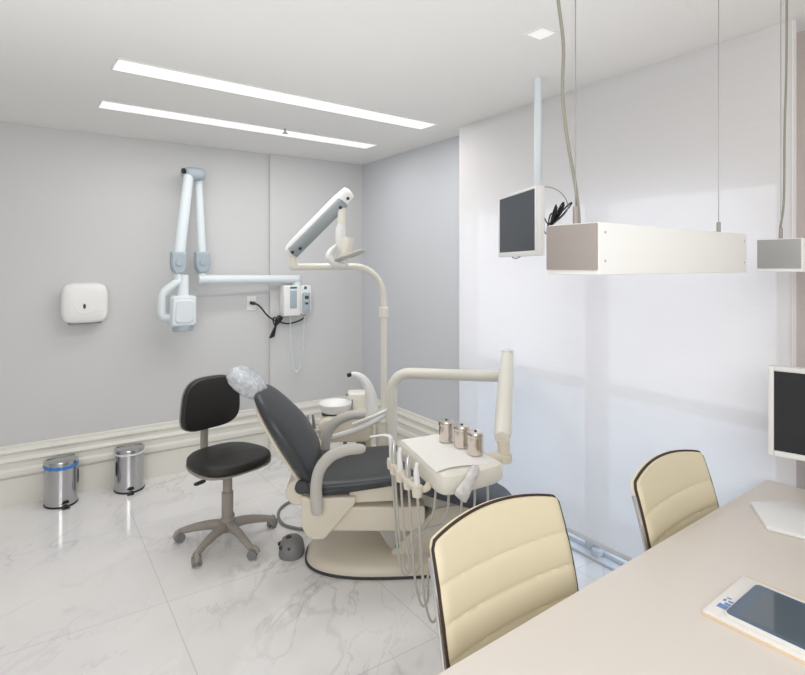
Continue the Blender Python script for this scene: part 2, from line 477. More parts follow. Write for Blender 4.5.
b = B(); box(b, (pole.x - 0.05, pole.y - 0.005, 0.10), (pole.x + 0.05, -0.038, 0.22), 0.004)
box(b, (pole.x - 0.028, pole.y - 0.026, 0.12), (pole.x + 0.028, pole.y + 0.026, 0.20), 0.004)
obj('bracket', b, 'white', t)
b = B(); cb = Vector((-0.212, -0.075, 0.132))
rnd = random.Random(3)
for k in range(9):
    a = rnd.uniform(-1, 1)
    tip = cb + Vector((-0.045 + 0.05 * a, -0.03 + rnd.uniform(-0.025, 0.025), 0.055 + rnd.uniform(0, 0.05)))
    side = Vector((0.012 * rnd.uniform(-1, 1), 0.012 * rnd.uniform(-1, 1), 0))
    tube(b, [cb, (cb + tip) / 2 + side, tip + side * .6, tip - side * .6, (cb + tip) / 2 - side, cb + Vector((0, 0, .004))], 0.0035, seg=6, n=4)
tube(b, [cb + Vector((0, 0, -0.012)), cb + Vector((0, 0, 0.02))], 0.013, seg=8)
tube(b, [(-0.2, -0.041, 0.20), (-0.21, -0.05, 0.17), cb], 0.003, seg=6, n=4)
tube(b, [(-0.2, -0.041, 0.14), (-0.215, -0.055, 0.10), cb], 0.003, seg=6, n=4)
obj('cable_bundle', b, 'black', t, label='coiled black cables tied behind the screen')
b = B(); tube(b, [(pole.x - 0.02, pole.y, 0.34), (-0.235, -0.07, 0.31), (-0.275, -0.11, 0.27), (-0.29, -0.12, 0.20), cb], 0.0022, seg=6, n=5)
obj('white_cable', b, 'cordgrey', t)

# ------------------------------------------------------------------ pendant lights
def pendant(c, wdt, endmat, label, cord, L, x0, x1):
    t = thing('pendant_light', label, 'pendant light', c, TILT, 'linear pendant lights over the desk')
    h, e = 0.083, 0.009
    d = B(); box(d, (0.006, -wdt / 2 - 0.003, -e), (L - 0.006, wdt / 2 + 0.003, h + 0.002), 0.003)
    obj('diffuser', d, 'diffuser', t)
    for x in (0.0, L - 0.006):
        p = B(); box(p, (x, -wdt / 2, 0), (x + 0.006, wdt / 2, h), 0.001)
        pl = obj('end_plate', p, endmat, t)
        xs = 0.022 if x == 0 else L - 0.022
        for z in (0.016, h - 0.016):
            for sd in (-1, 1):
                s = B(); cyl(s, (xs, sd * (wdt / 2 + 0.002), z), (xs, sd * (wdt / 2 + 0.0045), z), 0.0022, seg=8)
                obj('screw', s, 'silver', pl)
    top = CEIL - c[2]
    for x in (x0, x1):
        s = B(); cyl(s, (x, 0, h), (x, 0, h + 0.034), 0.0048, seg=12)
        st = obj('stud', s, 'taupe', t)
        w = B(); tube(w, [(x, 0, h + 0.03), (x, 0, top)], 0.0011, seg=6)
        obj('suspension_wire', w, 'wire', st)
    b = B(); tube(b, [(p[0], p[1], top if p[2] == 'top' else p[2]) for p in cord], 0.0032, seg=8, n=6)
    obj('power_cord', b, 'cordgrey', t)
    b = B(); cyl(b, (cord[-1][0], cord[-1][1], top - 0.03), (cord[-1][0], cord[-1][1], top), 0.035)
    obj('ceiling_rose', b, 'white', t)
pendant((0.818, 0.652, 1.561), 0.108, 'pendant_end', 'long box pendant light over desk, with taupe end plate, nearest the camera',
        [(0.022, -0.004, 0.085), (0.021, -0.003, 0.11), (0.018, 0.002, 0.16), (0.012, 0.014, 0.24), (0.006, 0.021, 0.33), (0.006, 0.019, 0.42), (0.0, 0.028, 0.52), (-0.008, 0.034, 0.66), (-0.010, 0.034, 'top')], 0.63, 0.016, 0.605)
pendant((1.760, 0.678, 1.561), 0.108, 'pendant_end2', 'long box pendant light with grey end plate, the farther one next to window blind',
        [(0.025, 0.004, 0.085), (0.026, 0.003, 0.12), (0.030, -0.004, 0.2), (0.030, -0.006, 0.4), (0.032, -0.010, 0.6), (0.034, -0.010, 'top')], 0.59, 0.02, 0.55)

# ------------------------------------------------------------------ desk
t = thing('desk', 'large cream laminate desk in the foreground', 'desk', (0.30, 0.846, 0), TILT)
b = B(); box(b, (0, -0.80, 0.70), (2.04, 0, 0.75), 0.003); obj('desktop', b, 'desk', t)
for x in (0.04, 1.94):
    b = B(); box(b, (x, -0.76, 0), (x + 0.04, -0.10, 0.70), 0.002); obj('side_panel', b, 'desk', t)
b = B(); box(b, (0.08, -0.50, 0.25), (1.94, -0.48, 0.70), 0.002); obj('modesty_panel', b, 'desk', t)

# monitor on the desk: local x along the screen from its visible edge, local y toward the viewer of the screen
mx_, my_ = 2.060, 0.823
lm = Vector((0.27, -0.96)).normalized(); rzm = math.atan2(lm.y, lm.x)
t = thing('desktop_monitor', 'white-framed desktop monitor with dark screen standing on desk', 'monitor', (mx_, my_, 0.75), rzm)
# local +y is 90 deg ccw of lm -> points to +x world (away from the user); the screen faces local -y
w_, z0, z1, fw = 0.50, 0.182, 0.482, 0.016
b = B(); box(b, (0, 0.004, z0), (w_, 0.035, z1), 0.006)
box(b, (0, -0.006, z0), (fw, 0.008, z1), 0.003); box(b, (w_ - fw, -0.006, z0), (w_, 0.008, z1), 0.003)
box(b, (fw, -0.006, z1 - fw), (w_ - fw, 0.008, z1), 0.003); box(b, (fw, -0.006, z0), (w_ - fw, 0.008, z0 + 0.018), 0.003)
obj('housing', b, 'white', t)
obj('screen', on(box, (fw, -0.001, z0 + 0.018), (w_ - fw, 0.006, z1 - fw)), 'screen', t)
b = B(); prism(b, [(0.02, 0.0), (0.10, 0.012), (0.10, 0.03), (0.02, 0.02)], 0.19, 0.31, 0.004, axis='x')
box(b, (0.19, 0.034, 0.02), (0.31, 0.06, 0.34), 0.006); box(b, (0.19, 0.02, 0.0), (0.31, 0.06, 0.03), 0.006)
obj('stand_neck', b, 'white', t)
b = B(); prism(b, [(-0.050, -0.015), (0.015, -0.190), (0.485, -0.190), (0.55, -0.015), (0.46, 0.07), (0.04, 0.07)], 0, 0.014, 0.004, axis='z')
obj('stand_base', b, 'white', t)

# papers, box and tablet on the desk (local x along the long side away from the camera's left)
t0 = (1.304, 0.660); rzt = R(-87)
b = B(); box(b, (-0.003, -0.003, 0), (0.34, 0.252, 0.003), 0.0008)
solo('cardboard_folder', b, 'creampaper', 'cream cardboard folder lying on desk under the white box', 'folder', (t0[0], t0[1], 0.7502), rzt)
t = thing('white_flat_box', 'flat white box with blue print lying on cream folder', 'box', (t0[0], t0[1], 0.7535), rzt)
b = B(); box(b, (0.0, 0.0, 0), (0.32, 0.232, 0.008), 0.002); obj('box_body', b, 'paper', t)
b = B()
for (x0, y0, x1, y1) in ((0.014, 0.040, 0.040, 0.060), (0.022, 0.062, 0.040, 0.072), (0.014, 0.075, 0.020, 0.086), (0.024, 0.078, 0.040, 0.086), (0.016, 0.092, 0.026, 0.098)):
    box(b, (x0, y0, 0.0078), (x1, y1, 0.0083))
obj('printed_marks', b, 'blueprint', t)
t = thing('tablet', 'dark-screened tablet with white rim lying on the flat white box', 'tablet', (t0[0] + 0.012, t0[1] - 0.040, 0.7618), rzt)
b = B(); prism(b, rrect(0.25, 0.190, 0.014, cx=0.125, cy=0.095), 0, 0.009, 0.002, axis='z'); obj('tablet_case', b, 'white', t)
b = B(); prism(b, rrect(0.244, 0.183, 0.012, cx=0.125, cy=0.0955), 0.0085, 0.0102, axis='z'); obj('bezel', b, 'tabletbezel', t)
b = B(); prism(b, rrect(0.200, 0.155, 0.003, cx=0.128, cy=0.0955), 0.0098, 0.0106, axis='z'); obj('screen', b, 'tabletscreen', t)

# ------------------------------------------------------------------ swivel bases
def star_base(t, angs, rad, hubz, m, wheelm, colr=0.026, top=0.40, colm=None):
    b = B(); lathe(b, [(0.036, hubz - 0.045), (0.042, hubz - 0.04), (0.042, hubz + 0.02), (0.034, hubz + 0.03)]); obj('hub', b, m, t)
    b = B(); cyl(b, (0, 0, hubz + 0.02), (0, 0, hubz + 0.18), colr + 0.006); cyl(b, (0, 0, hubz + 0.17), (0, 0, top - 0.05), colr)
    obj('column', b, colm or m, t)
    b = B(); cyl(b, (0, 0, top - 0.055), (0, 0, top), 0.013); obj('gas_spring', b, 'chrome', t)
    for a in angs:
        rot = Matrix.Rotation(a, 4, 'Z')
        b = B()
        tube(b, [(0.03, 0, hubz - 0.012), (0.10, 0, hubz - 0.012), (0.20, 0, hubz - 0.030), (rad + 0.012, 0, hubz - 0.052)], [0.030, 0.027, 0.022, 0.017], seg=12, n=4, flat=0.85, up=(0, 0, 1), mx=rot)
        cyl(b, (rad, 0, 0.045), (rad, 0, hubz - 0.05), 0.008, seg=10, mx=rot)
        obj('leg', b, m, t)
        b = B(); r0 = Matrix.Translation((rad * math.cos(a), rad * math.sin(a), 0)) @ Matrix.Rotation(a + 0.8, 4, 'Z')
        for s in (-1, 1): cyl(b, (0.012, s * 0.006, 0.0262), (0.012, s * 0.024, 0.0262), 0.026, seg=20, mx=r0)
        c = obj('caster', b, wheelm, t)
        b = B(); box(b, (-0.012, -0.008, 0.022), (0.022, 0.008, 0.060), 0.004, mx=r0)
        tube(b, [(0.040, 0, 0.032), (0.030, 0, 0.052), (0.012, 0, 0.060), (-0.008, 0, 0.050)], 0.014, seg=10, n=3, flat=0.9, mx=r0)
        obj('caster_hood', b, m, c)

# ------------------------------------------------------------------ stool
face = math.atan2(-0.96, 0.27)
t = thing('dentist_stool', 'black upholstered swivel stool with backrest and taupe wheeled base', 'stool', (0.93, 3.13, 0), 0)
star_base(t, [R(a) for a in (146, 217, 280, 1, 70)], 0.262, 0.105, 'taupe', 'midgrey', top=0.43, colm='taupe')
rs = Matrix.Rotation(face + PI / 2, 4, 'Z')       # local -y is the front of the stool
def seat_ring(hx, hy, z, fr=0.0):
    pts = []
    for k in range(56):
        a = 2 * PI * k / 56
        x = hx * sgnpow(math.cos(a), 0.72); y = hy * sgnpow(math.sin(a), 0.72)
        x *= 1 - 0.10 * (y / hy)                # wider at the front
        zz = z - (0.02 * max(0, -y / hy - 0.5) if z > 0.45 else 0)
        pts.append((x, y, zz))
    return pts
b = B(); loft(b, [seat_ring(0.12, 0.12, 0.424), seat_ring(0.19, 0.18, 0.428), seat_ring(0.213, 0.203, 0.438), seat_ring(0.217, 0.207, 0.456)], mx=rs)
obj('seat_shell', b, 'taupe', t)
b = B(); loft(b, [seat_ring(0.200, 0.190, 0.452), seat_ring(0.210, 0.200, 0.458), seat_ring(0.215, 0.205, 0.472), seat_ring(0.212, 0.202, 0.488), seat_ring(0.200, 0.190, 0.500), seat_ring(0.16, 0.15, 0.507), seat_ring(0.06, 0.06, 0.509)], mx=rs)
obj('seat', b, 'stool', t)
b = B(); tube(b, [(0, 0.05, 0.424), (0, 0.18, 0.424), (0, 0.235, 0.44), (0, 0.25, 0.50), (0, 0.245, 0.60), (0, 0.225, 0.74)], [0.016] * 6, seg=10, n=4, flat=1.5, mx=rs)
obj('backrest_stem', b, 'taupe', t)
b = B(); cyl(b, (-0.04, -0.03, 0.420), (-0.165, -0.085, 0.402), 0.006, seg=10)
superell(b, (0, 0, 0), (0.036, 0.014, 0.008), 0.6, 0.6, 14, 8, mx=Matrix.Translation((-0.175, -0.09, 0.400)) @ Matrix.Rotation(0.42, 4, 'Z'))
obj('height_lever', b, 'darkgrey', t)
def back_ring(s, y, bulge=0.0):
    pts = []
    for k in range(56):
        a = 2 * PI * k / 56
        x = 0.185 * s * sgnpow(math.cos(a), 0.60); z = 0.158 * s * sgnpow(math.sin(a), 0.60)
        x *= 1 + 0.06 * (-z / 0.158)
        pts.append((x, y - 0.035 * (1 - (x / 0.19) ** 2) * -1 - 0.10 * z, 0.758 + z))
    return pts
b = B(); loft(b, [back_ring(0.55, 0.200), back_ring(0.9, 0.196), back_ring(1.0, 0.186), back_ring(1.0, 0.176)], mx=rs); obj('backrest_shell', b, 'taupe', t)
b = B(); loft(b, [back_ring(0.96, 0.178), back_ring(0.99, 0.170), back_ring(0.985, 0.150), back_ring(0.94, 0.138), back_ring(0.75, 0.130), back_ring(0.3, 0.127)], mx=rs); obj('backrest', b, 'stool', t)

# ------------------------------------------------------------------ visitor chairs
def chair_back_pt(u, v, off):
    """u -1..1 across, v 0..1 up; off: distance in front (toward -y)"""
    zt = 0.870 + 0.030 * (1 - u * u) - 0.013 * max(0.0, (abs(u) - 0.94) / 0.06) ** 2
    zb = 0.44
    z = zb + (zt - zb) * v
    hw = 0.240 + 0.006 * math.sin(PI * v)
    k = (z - 0.44) / 0.44
    y = 0.165 + 0.025 * k + 0.070 * k * k - 0.020 * (u * u)     # recline, slightly wrapped
    return Vector((u * hw, y - off, z))
def puff(z, u):
    seams = (0.40, 0.53, 0.615, 0.695, 0.78, 0.93)
    for a, c in zip(seams, seams[1:]):
        if a <= z <= c:
            s = (z - a) / (c - a); break
    else: s = 0.5
    e = max(0.0, (abs(u) - 0.90) / 0.10)
    return (0.011 * (max(0, math.sin(PI * s)) ** 0.30)) * (1 - 0.9 * e ** 2)
def make_office_chair():
    t = thing('visitor_chair', '', 'chair', (0, 0, 0), 0, 'cream chairs at the desk')
    NU, NV = 50, 96
    def sheet(f0, f1):
        b = B(); g0 = []; g1 = []
        for j in range(NV + 1):
            r0 = []; r1 = []
            for i in range(NU + 1):
                u = -1 + 2 * i / NU; v = j / NV
                p = chair_back_pt(u, v, 0)
                r0.append(b.verts.new(chair_back_pt(u, v, f0(p.z, u)))); r1.append(b.verts.new(chair_back_pt(u, v, f1(p.z, u))))
            g0.append(r0); g1.append(r1)
        for j in range(NV):
            for i in range(NU):
                b.faces.new([g0[j][i], g0[j][i + 1], g0[j + 1][i + 1], g0[j + 1][i]])
                b.faces.new([g1[j][i], g1[j + 1][i], g1[j + 1][i + 1], g1[j][i + 1]])
        for j in range(NV):
            for i in (0, NU):
                q = [g0[j][i], g0[j + 1][i], g1[j + 1][i], g1[j][i]]; b.faces.new(q if i == 0 else q[::-1])
        for i in range(NU):
            for j in (0, NV):
                q = [g0[j][i], g0[j][i + 1], g1[j][i + 1], g1[j][i]]; b.faces.new(q if j == NV else q[::-1])
        bmesh.ops.recalc_face_normals(b, faces=b.faces)
        return b
    obj('backrest', sheet(lambda z, u: puff(z, u) + 0.012, lambda z, u: 0.004), 'cream_vinyl', t, ang=50)
    obj('back_shell', sheet(lambda z, u: 0.003, lambda z, u: -0.006), 'cream_vinyl', t, ang=50)
    def outline(k):
        pts = []
        for j in range(0, 33): pts.append((-1, j / 32))
        for i in range(1, 40): pts.append((-1 + 2 * i / 40, 1))
        for j in range(32, -1, -1): pts.append((1, j / 32))
        return pts
    b = B(); tube(b, [chair_back_pt(u * 1.004, v, 0.009) + Vector((0, 0, 0.001 if v == 1 else 0)) for u, v in outline(0)], 0.0048, seg=8)
    obj('piping', b, 'brown', t)
    for sd in (-1, 1):
        b = B(); tube(b, [chair_back_pt(sd * 1.016, v / 32, -0.001) for v in range(0, 32)], 0.0085, seg=10)
        obj('chrome_side', b, 'chrome', t)
    # seat with cross seams
    b = B(); rings = []
    def seat_pt(i, y, zt):
        pass
    NS = 40
    for j in range(NS + 1):
        y = 0.165 - 0.43 * j / NS
        s = (j / NS * 5) % 1.0
        pz = 0.010 * max(0, math.sin(PI * s)) ** 0.5
        edge = min(1, j / 3, (NS - j) / 3)
        drop = -0.03 * max(0, (j / NS - 0.8) / 0.2) ** 2
        ring = []
        for k in range(24):
            a = 2 * PI * k / 24
            x = 0.236 * sgnpow(math.cos(a), 0.35); zz = 0.022 * sgnpow(math.sin(a), 0.6) * (0.55 + 0.45 * edge)
            ring.append((x, y, 0.462 + drop + zz + (pz * (1 - abs(x / 0.24) ** 6) if math.sin(a) > 0 else 0)))
        rings.append(ring)
    loft(b, rings); obj('seat', b, 'cream_vinyl', t, ang=50)
    for s in (-1, 1):
        b = B(); tube(b, [(s * 0.247, -0.25, 0.43), (s * 0.247, 0.10, 0.445), (s * 0.247, 0.155, 0.46), (s * 0.247, 0.178, 0.52)], 0.010, seg=10, n=5)
        obj('side_rail', b, 'chrome', t)
    b = B(); box(b, (-0.10, -0.12, 0.405), (0.10, 0.12, 0.441), 0.01); obj('tilt_mechanism', b, 'darkgrey', t)
    star_base(t, [R(90 + 72 * k) for k in range(5)], 0.27, 0.10, 'chrome', 'black', top=0.41)
    return t
ch = make_office_chair()
ch2 = copy_tree(ch)
ch.location = (1.079, 0.868, 0); ch.rotation_euler.z = R(1.0)
ch['label'] = 'cream vinyl chair with dark piping at desk, the nearer one by the dental unit'
ch2.location = (1.852, 0.812, 0); ch2.rotation_euler.z = R(4.0)
ch2['label'] = 'cream vinyl chair with dark piping at desk, beside the desktop monitor'

# ------------------------------------------------------------------ pedal bins
def make_bin(loc, rz, bagmat, bagz, label, hside):
    t = thing('pedal_bin', label, 'bin', loc, rz, 'steel pedal bins by the baseboard')
    def outline(s, yoff=0.0):
        pts = []
        for k in range(29):
            a = PI + PI * k / 28
            pts.append((0.100 * s * math.cos(a), 0.002 + 0.112 * s * math.sin(a) ))
        for k in range(1, 8):
            a = PI * k / 8
            pts.append((0.100 * s * sgnpow(math.cos(a), 0.35), 0.002 + 0.05 * s * sgnpow(math.sin(a), 0.5)))
        return pts
    def body(z0, z1, s, m, name, bev=0.0, parent=t):
        b = B(); prism(b, outline(s), z0, z1, bev, axis='z'); return obj(name, b, m, parent)
    body(0.0, 0.014, 1.03, 'black', 'base_ring', 0.003)
    body(0.012, 0.295, 1.0, 'steel', 'body', 0.0)
    b = B(); rings = [[(x, y, z) for x, y in outline(s)] for s, z in ((1.015, 0.300), (1.02, 0.304), (1.02, 0.322), (0.99, 0.331), (0.80, 0.337), (0.3, 0.340))]
    loft(b, rings); lid = obj('lid', b, 'steel', t)
    b = B(); box(b, (-0.085, 0.006, 0.336), (0.085, 0.011, 0.3405)); obj('hinge_groove', b, 'darkgrey', lid)
    b = B()
    z0, z1 = bagz; t.scale = (0.95, 0.95, 0.89)
    rings = []
    for k, (s, z) in enumerate(((1.0, z0 - 0.002), (1.05, z0), (1.065, (z0 + z1) / 2), (1.05, z1), (1.0, z1 + 0.002))):
        rings.append([(x * (1 + 0.012 * math.sin(9 * i + k)), y, z + 0.004 * math.sin(1.7 * i + k) * (1 if z1 - z0 > 0.012 else 0.2)) for i, (x, y) in enumerate(outline(s))])
    loft(b, rings); obj('bin_liner', b, bagmat, t)
    b = B(); box(b, (-0.022, -0.150, 0.004), (0.022, -0.095, 0.014), 0.004); obj('pedal', b, 'black', t)
    b = B(); prism(b, [(-0.026, 0.030), (0.026, 0.030), (0.020, 0.052), (-0.010, 0.052)], -0.114, -0.100, 0.002); obj('pedal_slot', b, 'black', t)
    b = B(); a = R(hside); hx, hy = 0.100 * math.cos(a), 0.002 + 0.112 * math.sin(a)
    dx, dy = math.cos(a), math.sin(a)
    tube(b, [(hx - dx * 0.006, hy - dy * 0.006, 0.13), (hx, hy, 0.15), (hx + dx * 0.001, hy + dy * 0.001, 0.19), (hx, hy, 0.23), (hx - dx * 0.006, hy - dy * 0.006, 0.25)], 0.006, seg=10, n=4)
    obj('carry_handle', b, 'black', t)
make_bin((0.170, 4.255, 0), R(10), 'bluebag', (0.278, 0.300), 'steel pedal bin with a blue liner rim, standing against the baseboard', -22)
make_bin((0.578, 4.258, 0), R(-4), 'whitebag', (0.292, 0.300), 'steel pedal bin with a white liner rim, the one nearer the black stool', -150)

# ------------------------------------------------------------------ paper towel dispenser
t = thing('paper_towel_dispenser', 'white rounded paper towel dispenser mounted on the back wall above the bins', 'dispenser', (0.310, YL, 1.315))
b = B(); rings = []
for (s, y) in ((0.93, 0), (0.95, -0.03), (1.0, -0.05), (1.0, -0.085), (0.97, -0.10), (0.86, -0.112), (0.5, -0.118), (0.1, -0.119)):
    ring = []
    for x, z in sell2(0.133 * s, 0.137 * s, 5.0, seg=64):
        x *= 1 + 0.05 * (1 - (z / 0.137) ** 2)
        ring.append((x, y, z - 0.012 * (x / 0.133) ** 2 * 0 ))
    rings.append(ring)
loft(b, rings); obj('cover', b, 'white', t)
b = B(); tube(b, [(-0.075, -0.116, 0.02), (-0.06, -0.118, -0.03), (-0.03, -0.119, -0.062), (0.0, -0.119, -0.07), (0.03, -0.119, -0.062), (0.09, -0.117, -0.05), (0.12, -0.108, -0.05)], 0.0035, seg=6, n=4); obj('cover_ridge', b, 'white', t)
b = B(); superell(b, (-0.005, -0.118, -0.02), (0.009, 0.005, 0.018), 1, 1, 16, 8); obj('sight_window', b, 'darkgrey', t)
b = B(); box(b, (-0.10, -0.095, -0.141), (0.10, -0.02, -0.130), 0.003); obj('paper_slot', b, 'midgrey', t)

# ------------------------------------------------------------------ wall-mounted x-ray unit
t = thing('dental_xray_unit', 'wall-mounted dental x-ray machine with folded white arm and square head', 'x-ray machine', (1.85, YR, 1.28))
b = B(); box(b, (1.722, 4.245, 1.152), (1.870, YR, 1.408), 0.012, 3); box(b, (1.868, 4.262, 1.165), (1.978, YR, 1.405), 0.012, 3)
cb_ = obj('control_box', b, 'white', t, W)
b = B(); box(b, (1.775, 4.2425, 1.215), (1.835, 4.247, 1.365), 0.002); obj('display_panel', b, 'bluegrey', cb_, W)
b = B(); box(b, (1.775, 4.242, 1.380), (1.835, 4.247, 1.396), 0.001); obj('teal_label', b, 'teal', cb_, W)
b = B(); box(b, (1.908, 4.259, 1.372), (1.932, 4.264, 1.396), 0.001); obj('teal_label', b, 'teal', cb_, W)
b = B(); box(b, (1.890, 4.238, 1.175), (1.955, 4.264, 1.345), 0.010, 3); hs = obj('handset', b, 'bluegrey', t, W, label='grey corded exposure handset clipped to the box')
b = B(); box(b, (1.906, 4.2355, 1.290), (1.938, 4.240, 1.318), 0.002); obj('handset_button', b, 'darkgrey', hs, W)
b = B(); box(b, (1.908, 4.2355, 1.245), (1.936, 4.240, 1.262), 0.002); obj('handset_button', b, 'darkgrey', hs, W)
b = B(); cp = []
for k in range(0, 261):
    s = k / 260
    path = [(1.80, 4.30, 1.152), (1.803, 4.30, 1.02), (1.815, 4.305, 0.86), (1.835, 4.305, 0.70), (1.855, 4.305, 0.672), (1.885, 4.305, 0.70), (1.910, 4.30, 0.85), (1.915, 4.29, 1.02), (1.92, 4.28, 1.165)]
    f = s * (len(path) - 1); i = min(int(f), len(path) - 2); q = Vector(path[i]).lerp(Vector(path[i + 1]), f - i)
    cp.append(q + Vector((0.006 * math.cos(k * 1.3), 0.006 * math.sin(k * 1.3), 0)))
tube(b, cp, 0.0032, seg=6); obj('coiled_cord', b, 'bluewhite', t, W)
b = B(); cyl(b, (1.855, 4.29, 1.405), (1.855, 4.29, 1.435), 0.038); cyl(b, (1.855, 4.29, 1.43), (1.855, 4.29, 1.49), 0.030)
obj('pivot', b, 'bluewhite', t, W)
b = B(); cyl(b, (1.862, 4.285, 1.458), (1.045, 4.255, 1.466), 0.033, 0.036); obj('horizontal_arm', b, 'bluewhite', t, W)
b = B(); cyl(b, (1.075, 4.255, 1.49), (1.075, 4.255, 1.535), 0.028); obj('swivel', b, 'bluewhite', t, W)
def knuckle(x, y, z):
    b = B()
    ring = []
    for (s, yy) in ((0.85, 0.038), (1, 0.028), (1, -0.028), (0.85, -0.038)):
        ring.append([(x + s * px, y + yy, z + s * pz) for px, pz in [(-0.052, 0.085), (0.052, 0.085), (0.054, 0.0), (0.045, -0.045), (0.025, -0.075), (-0.025, -0.075), (-0.045, -0.045), (-0.054, 0.0)]])
    loft(b, ring)
    k = obj('knuckle', b, 'bluegrey', t, W)
    b = B(); cyl(b, (x, y - 0.036, z + 0.01), (x, y - 0.046, z + 0.01), 0.026); obj('pivot_cap', b, 'bluegrey', k, W)
knuckle(1.073, 4.255, 1.590); knuckle(0.885, 4.165, 1.585)
b = B(); tube(b, [(1.076, 4.262, 1.64), (1.048, 4.262, 2.24)], [0.031, 0.028], seg=14, flat=0.8); obj('lower_link', b, 'bluewhite', t, W)
b = B(); tube(b, [(0.890, 4.172, 1.64), (0.962, 4.190, 2.235)], [0.042, 0.036], seg=14, flat=0.8); obj('upper_link', b, 'bluewhite', t, W)
b = B(); superell(b, (1.005, 4.225, 2.252), (0.090, 0.07, 0.048), 0.75, 0.85, 28, 14); el = obj('elbow_cap', b, 'bluegrey', t, W)
b = B(); cyl(b, (0.930, 4.175, 2.262), (0.916, 4.170, 2.258), 0.020); obj('pivot_screw', b, 'black', el, W)
b = B(); cyl(b, (0.885, 4.165, 1.45), (0.885, 4.165, 1.52), 0.030)
tube(b, [(0.925, 4.165, 1.470), (0.880, 4.165, 1.452), (0.812, 4.165, 1.405), (0.780, 4.165, 1.368), (0.772, 4.165, 1.335), (0.772, 4.165, 1.235), (0.782, 4.165, 1.205), (0.83, 4.165, 1.195)], [0.026, 0.030, 0.028, 0.028, 0.028, 0.030, 0.030, 0.028], seg=12, n=3, flat=1.2)
obj('yoke', b, 'bluewhite', t, W)
b = B()
def hring(x0, x1, z0, z1, y): return [(px, y, pz) for px, pz in [(x + (x0 + x1) / 2, z + (z0 + z1) / 2) for x, z in rrect(x1 - x0, z1 - z0, 0.022, 5)]]
def hskew(r): return [(x - 0.05 * (1.36 - z) * (1 if x < 0.9 else 0.1), y, z) for x, y, z in r]
loft(b, [hskew(hring(0.840, 0.985, 1.15, 1.345, 4.24)), hskew(hring(0.828, 0.995, 1.135, 1.355, 4.22)), hskew(hring(0.828, 0.995, 1.135, 1.355, 4.10)), hskew(hring(0.838, 0.985, 1.145, 1.345, 4.08)), hskew(hring(0.853, 0.970, 1.165, 1.325, 4.078)), hskew(hring(0.858, 0.965, 1.170, 1.320, 4.070)), ])
hd = obj('tube_head', b, 'bluewhite', t, W)
b = B(); cyl(b, (0.912, 4.15, 1.34), (0.925, 4.15, 1.505), 0.042, 0.027); obj('cone', b, 'bluewhite', hd, W)
b = B(); cyl(b, (0.912, 4.15, 1.100), (0.912, 4.15, 1.15), 0.070, 0.074); obj('collimator', b, 'bluegrey', hd, W)

# outlet and power cable
t = thing('wall_socket', 'white wall socket plate beside the x-ray control box', 'socket', (1.497, YL, 1.262))
b = B(); box(b, (-0.038, -0.009, -0.058), (0.038, 0, 0.058), 0.003); obj('plate', b, 'white', t)
b = B(); box(b, (-0.020, -0.012, -0.016), (0.020, -0.006, 0.020), 0.002); obj('socket_face', b, 'bluewhite', t)
b = B()
tube(b, [(1.497, YL - 0.018, 1.265), (1.530, YL - 0.045, 1.255), (1.570, YL - 0.05, 1.215), (1.61, YL - 0.05, 1.165), (1.66, YL - 0.06, 1.125), (1.71, YL - 0.065, 1.105), (1.78, YL - 0.07, 1.085), (1.85, YL - 0.075, 1.095), (1.915, YL - 0.08, 1.120), (1.93, YL - 0.085, 1.158)], 0.0065, seg=8, n=5)
c0 = Vector((1.68, YL - 0.07, 1.075))
for k, (dx, dz) in enumerate(((-0.015, 0.065), (0.02, 0.075), (0.045, 0.06), (0.03, 0.07))):
    tip = c0 + Vector((dx, -0.006 * k, dz)); sd = Vector((0.018, 0.008, 0.004))
    tube(b, [c0, (c0 + tip) / 2 + sd, tip + sd * 0.5, tip - sd * 0.5, (c0 + tip) / 2 - sd, c0 + Vector((0, 0, -0.01))], 0.0055, seg=7, n=4)
for dx in (-0.055, -0.035, -0.02, -0.045):
    tube(b, [c0, c0 + Vector((dx * 0.5, -0.006, -0.04)), c0 + Vector((dx, -0.004, -0.085 + dx * 0.3))], 0.0065, seg=7, n=4)
tube(b, [(1.480, YL - 0.014, 1.268), (1.520, YL - 0.032, 1.262)], 0.013, seg=10)
solo('power_cable', b, 'black', 'black power cable bundled in a knot, hanging between wall socket and x-ray control box', 'cable', (0, 0, 0))

# ------------------------------------------------------------------ dental unit frame
O = Vector((1.475, 2.566, 0)); RC = R(-30.5)
S = Matrix.Translation(O) @ Matrix.Rotation(RC, 4, 'Z')      # chair frame: x toward the feet, y away from the camera
Si = S.inverted()
t = thing('dental_chair', 'reclined dental chair with charcoal vinyl upholstery on a cream base', 'dental chair', tuple(O), RC)
# floor base
def base_out(s, z): return [(x, y, z) for x, y in sell2(0.50 * s, 0.27 * s, 2.7, 0.21, 0.03, 64)]
b = B(); loft(b, [base_out(1.0, 0.0), base_out(1.012, 0.003), base_out(1.012, 0.012), base_out(1.0, 0.015)]); obj('base_gasket', b, 'darkgrey', t)
b = B(); loft(b, [base_out(0.995, 0.013), base_out(0.985, 0.030), base_out(0.955, 0.048), base_out(0.88, 0.060), base_out(0.6, 0.070), base_out(0.2, 0.072)]); bs = obj('base', b, 'cream', t)
b = B(); prism(b, [(0.165, 0.060), (0.165, 0.075), (0.185, 0.105), (0.40, 0.300), (0.60, 0.330), (0.60, 0.25), (0.42, 0.06)], -0.13, 0.13, 0.010); obj('lift_arm', b, 'cream', t)
b = B(); prism(b, [(0.06, 0.24), (0.30, 0.24), (0.24, 0.10), (0.18, 0.075), (0.155, 0.085)], -0.10, 0.10, 0.006); obj('lift_strut', b, 'armgrey', t)
b = B(); cyl(b, (0.195, -0.130, 0.112), (0.195, -0.137, 0.112), 0.013); obj('indicator_button', b, 'green', t)
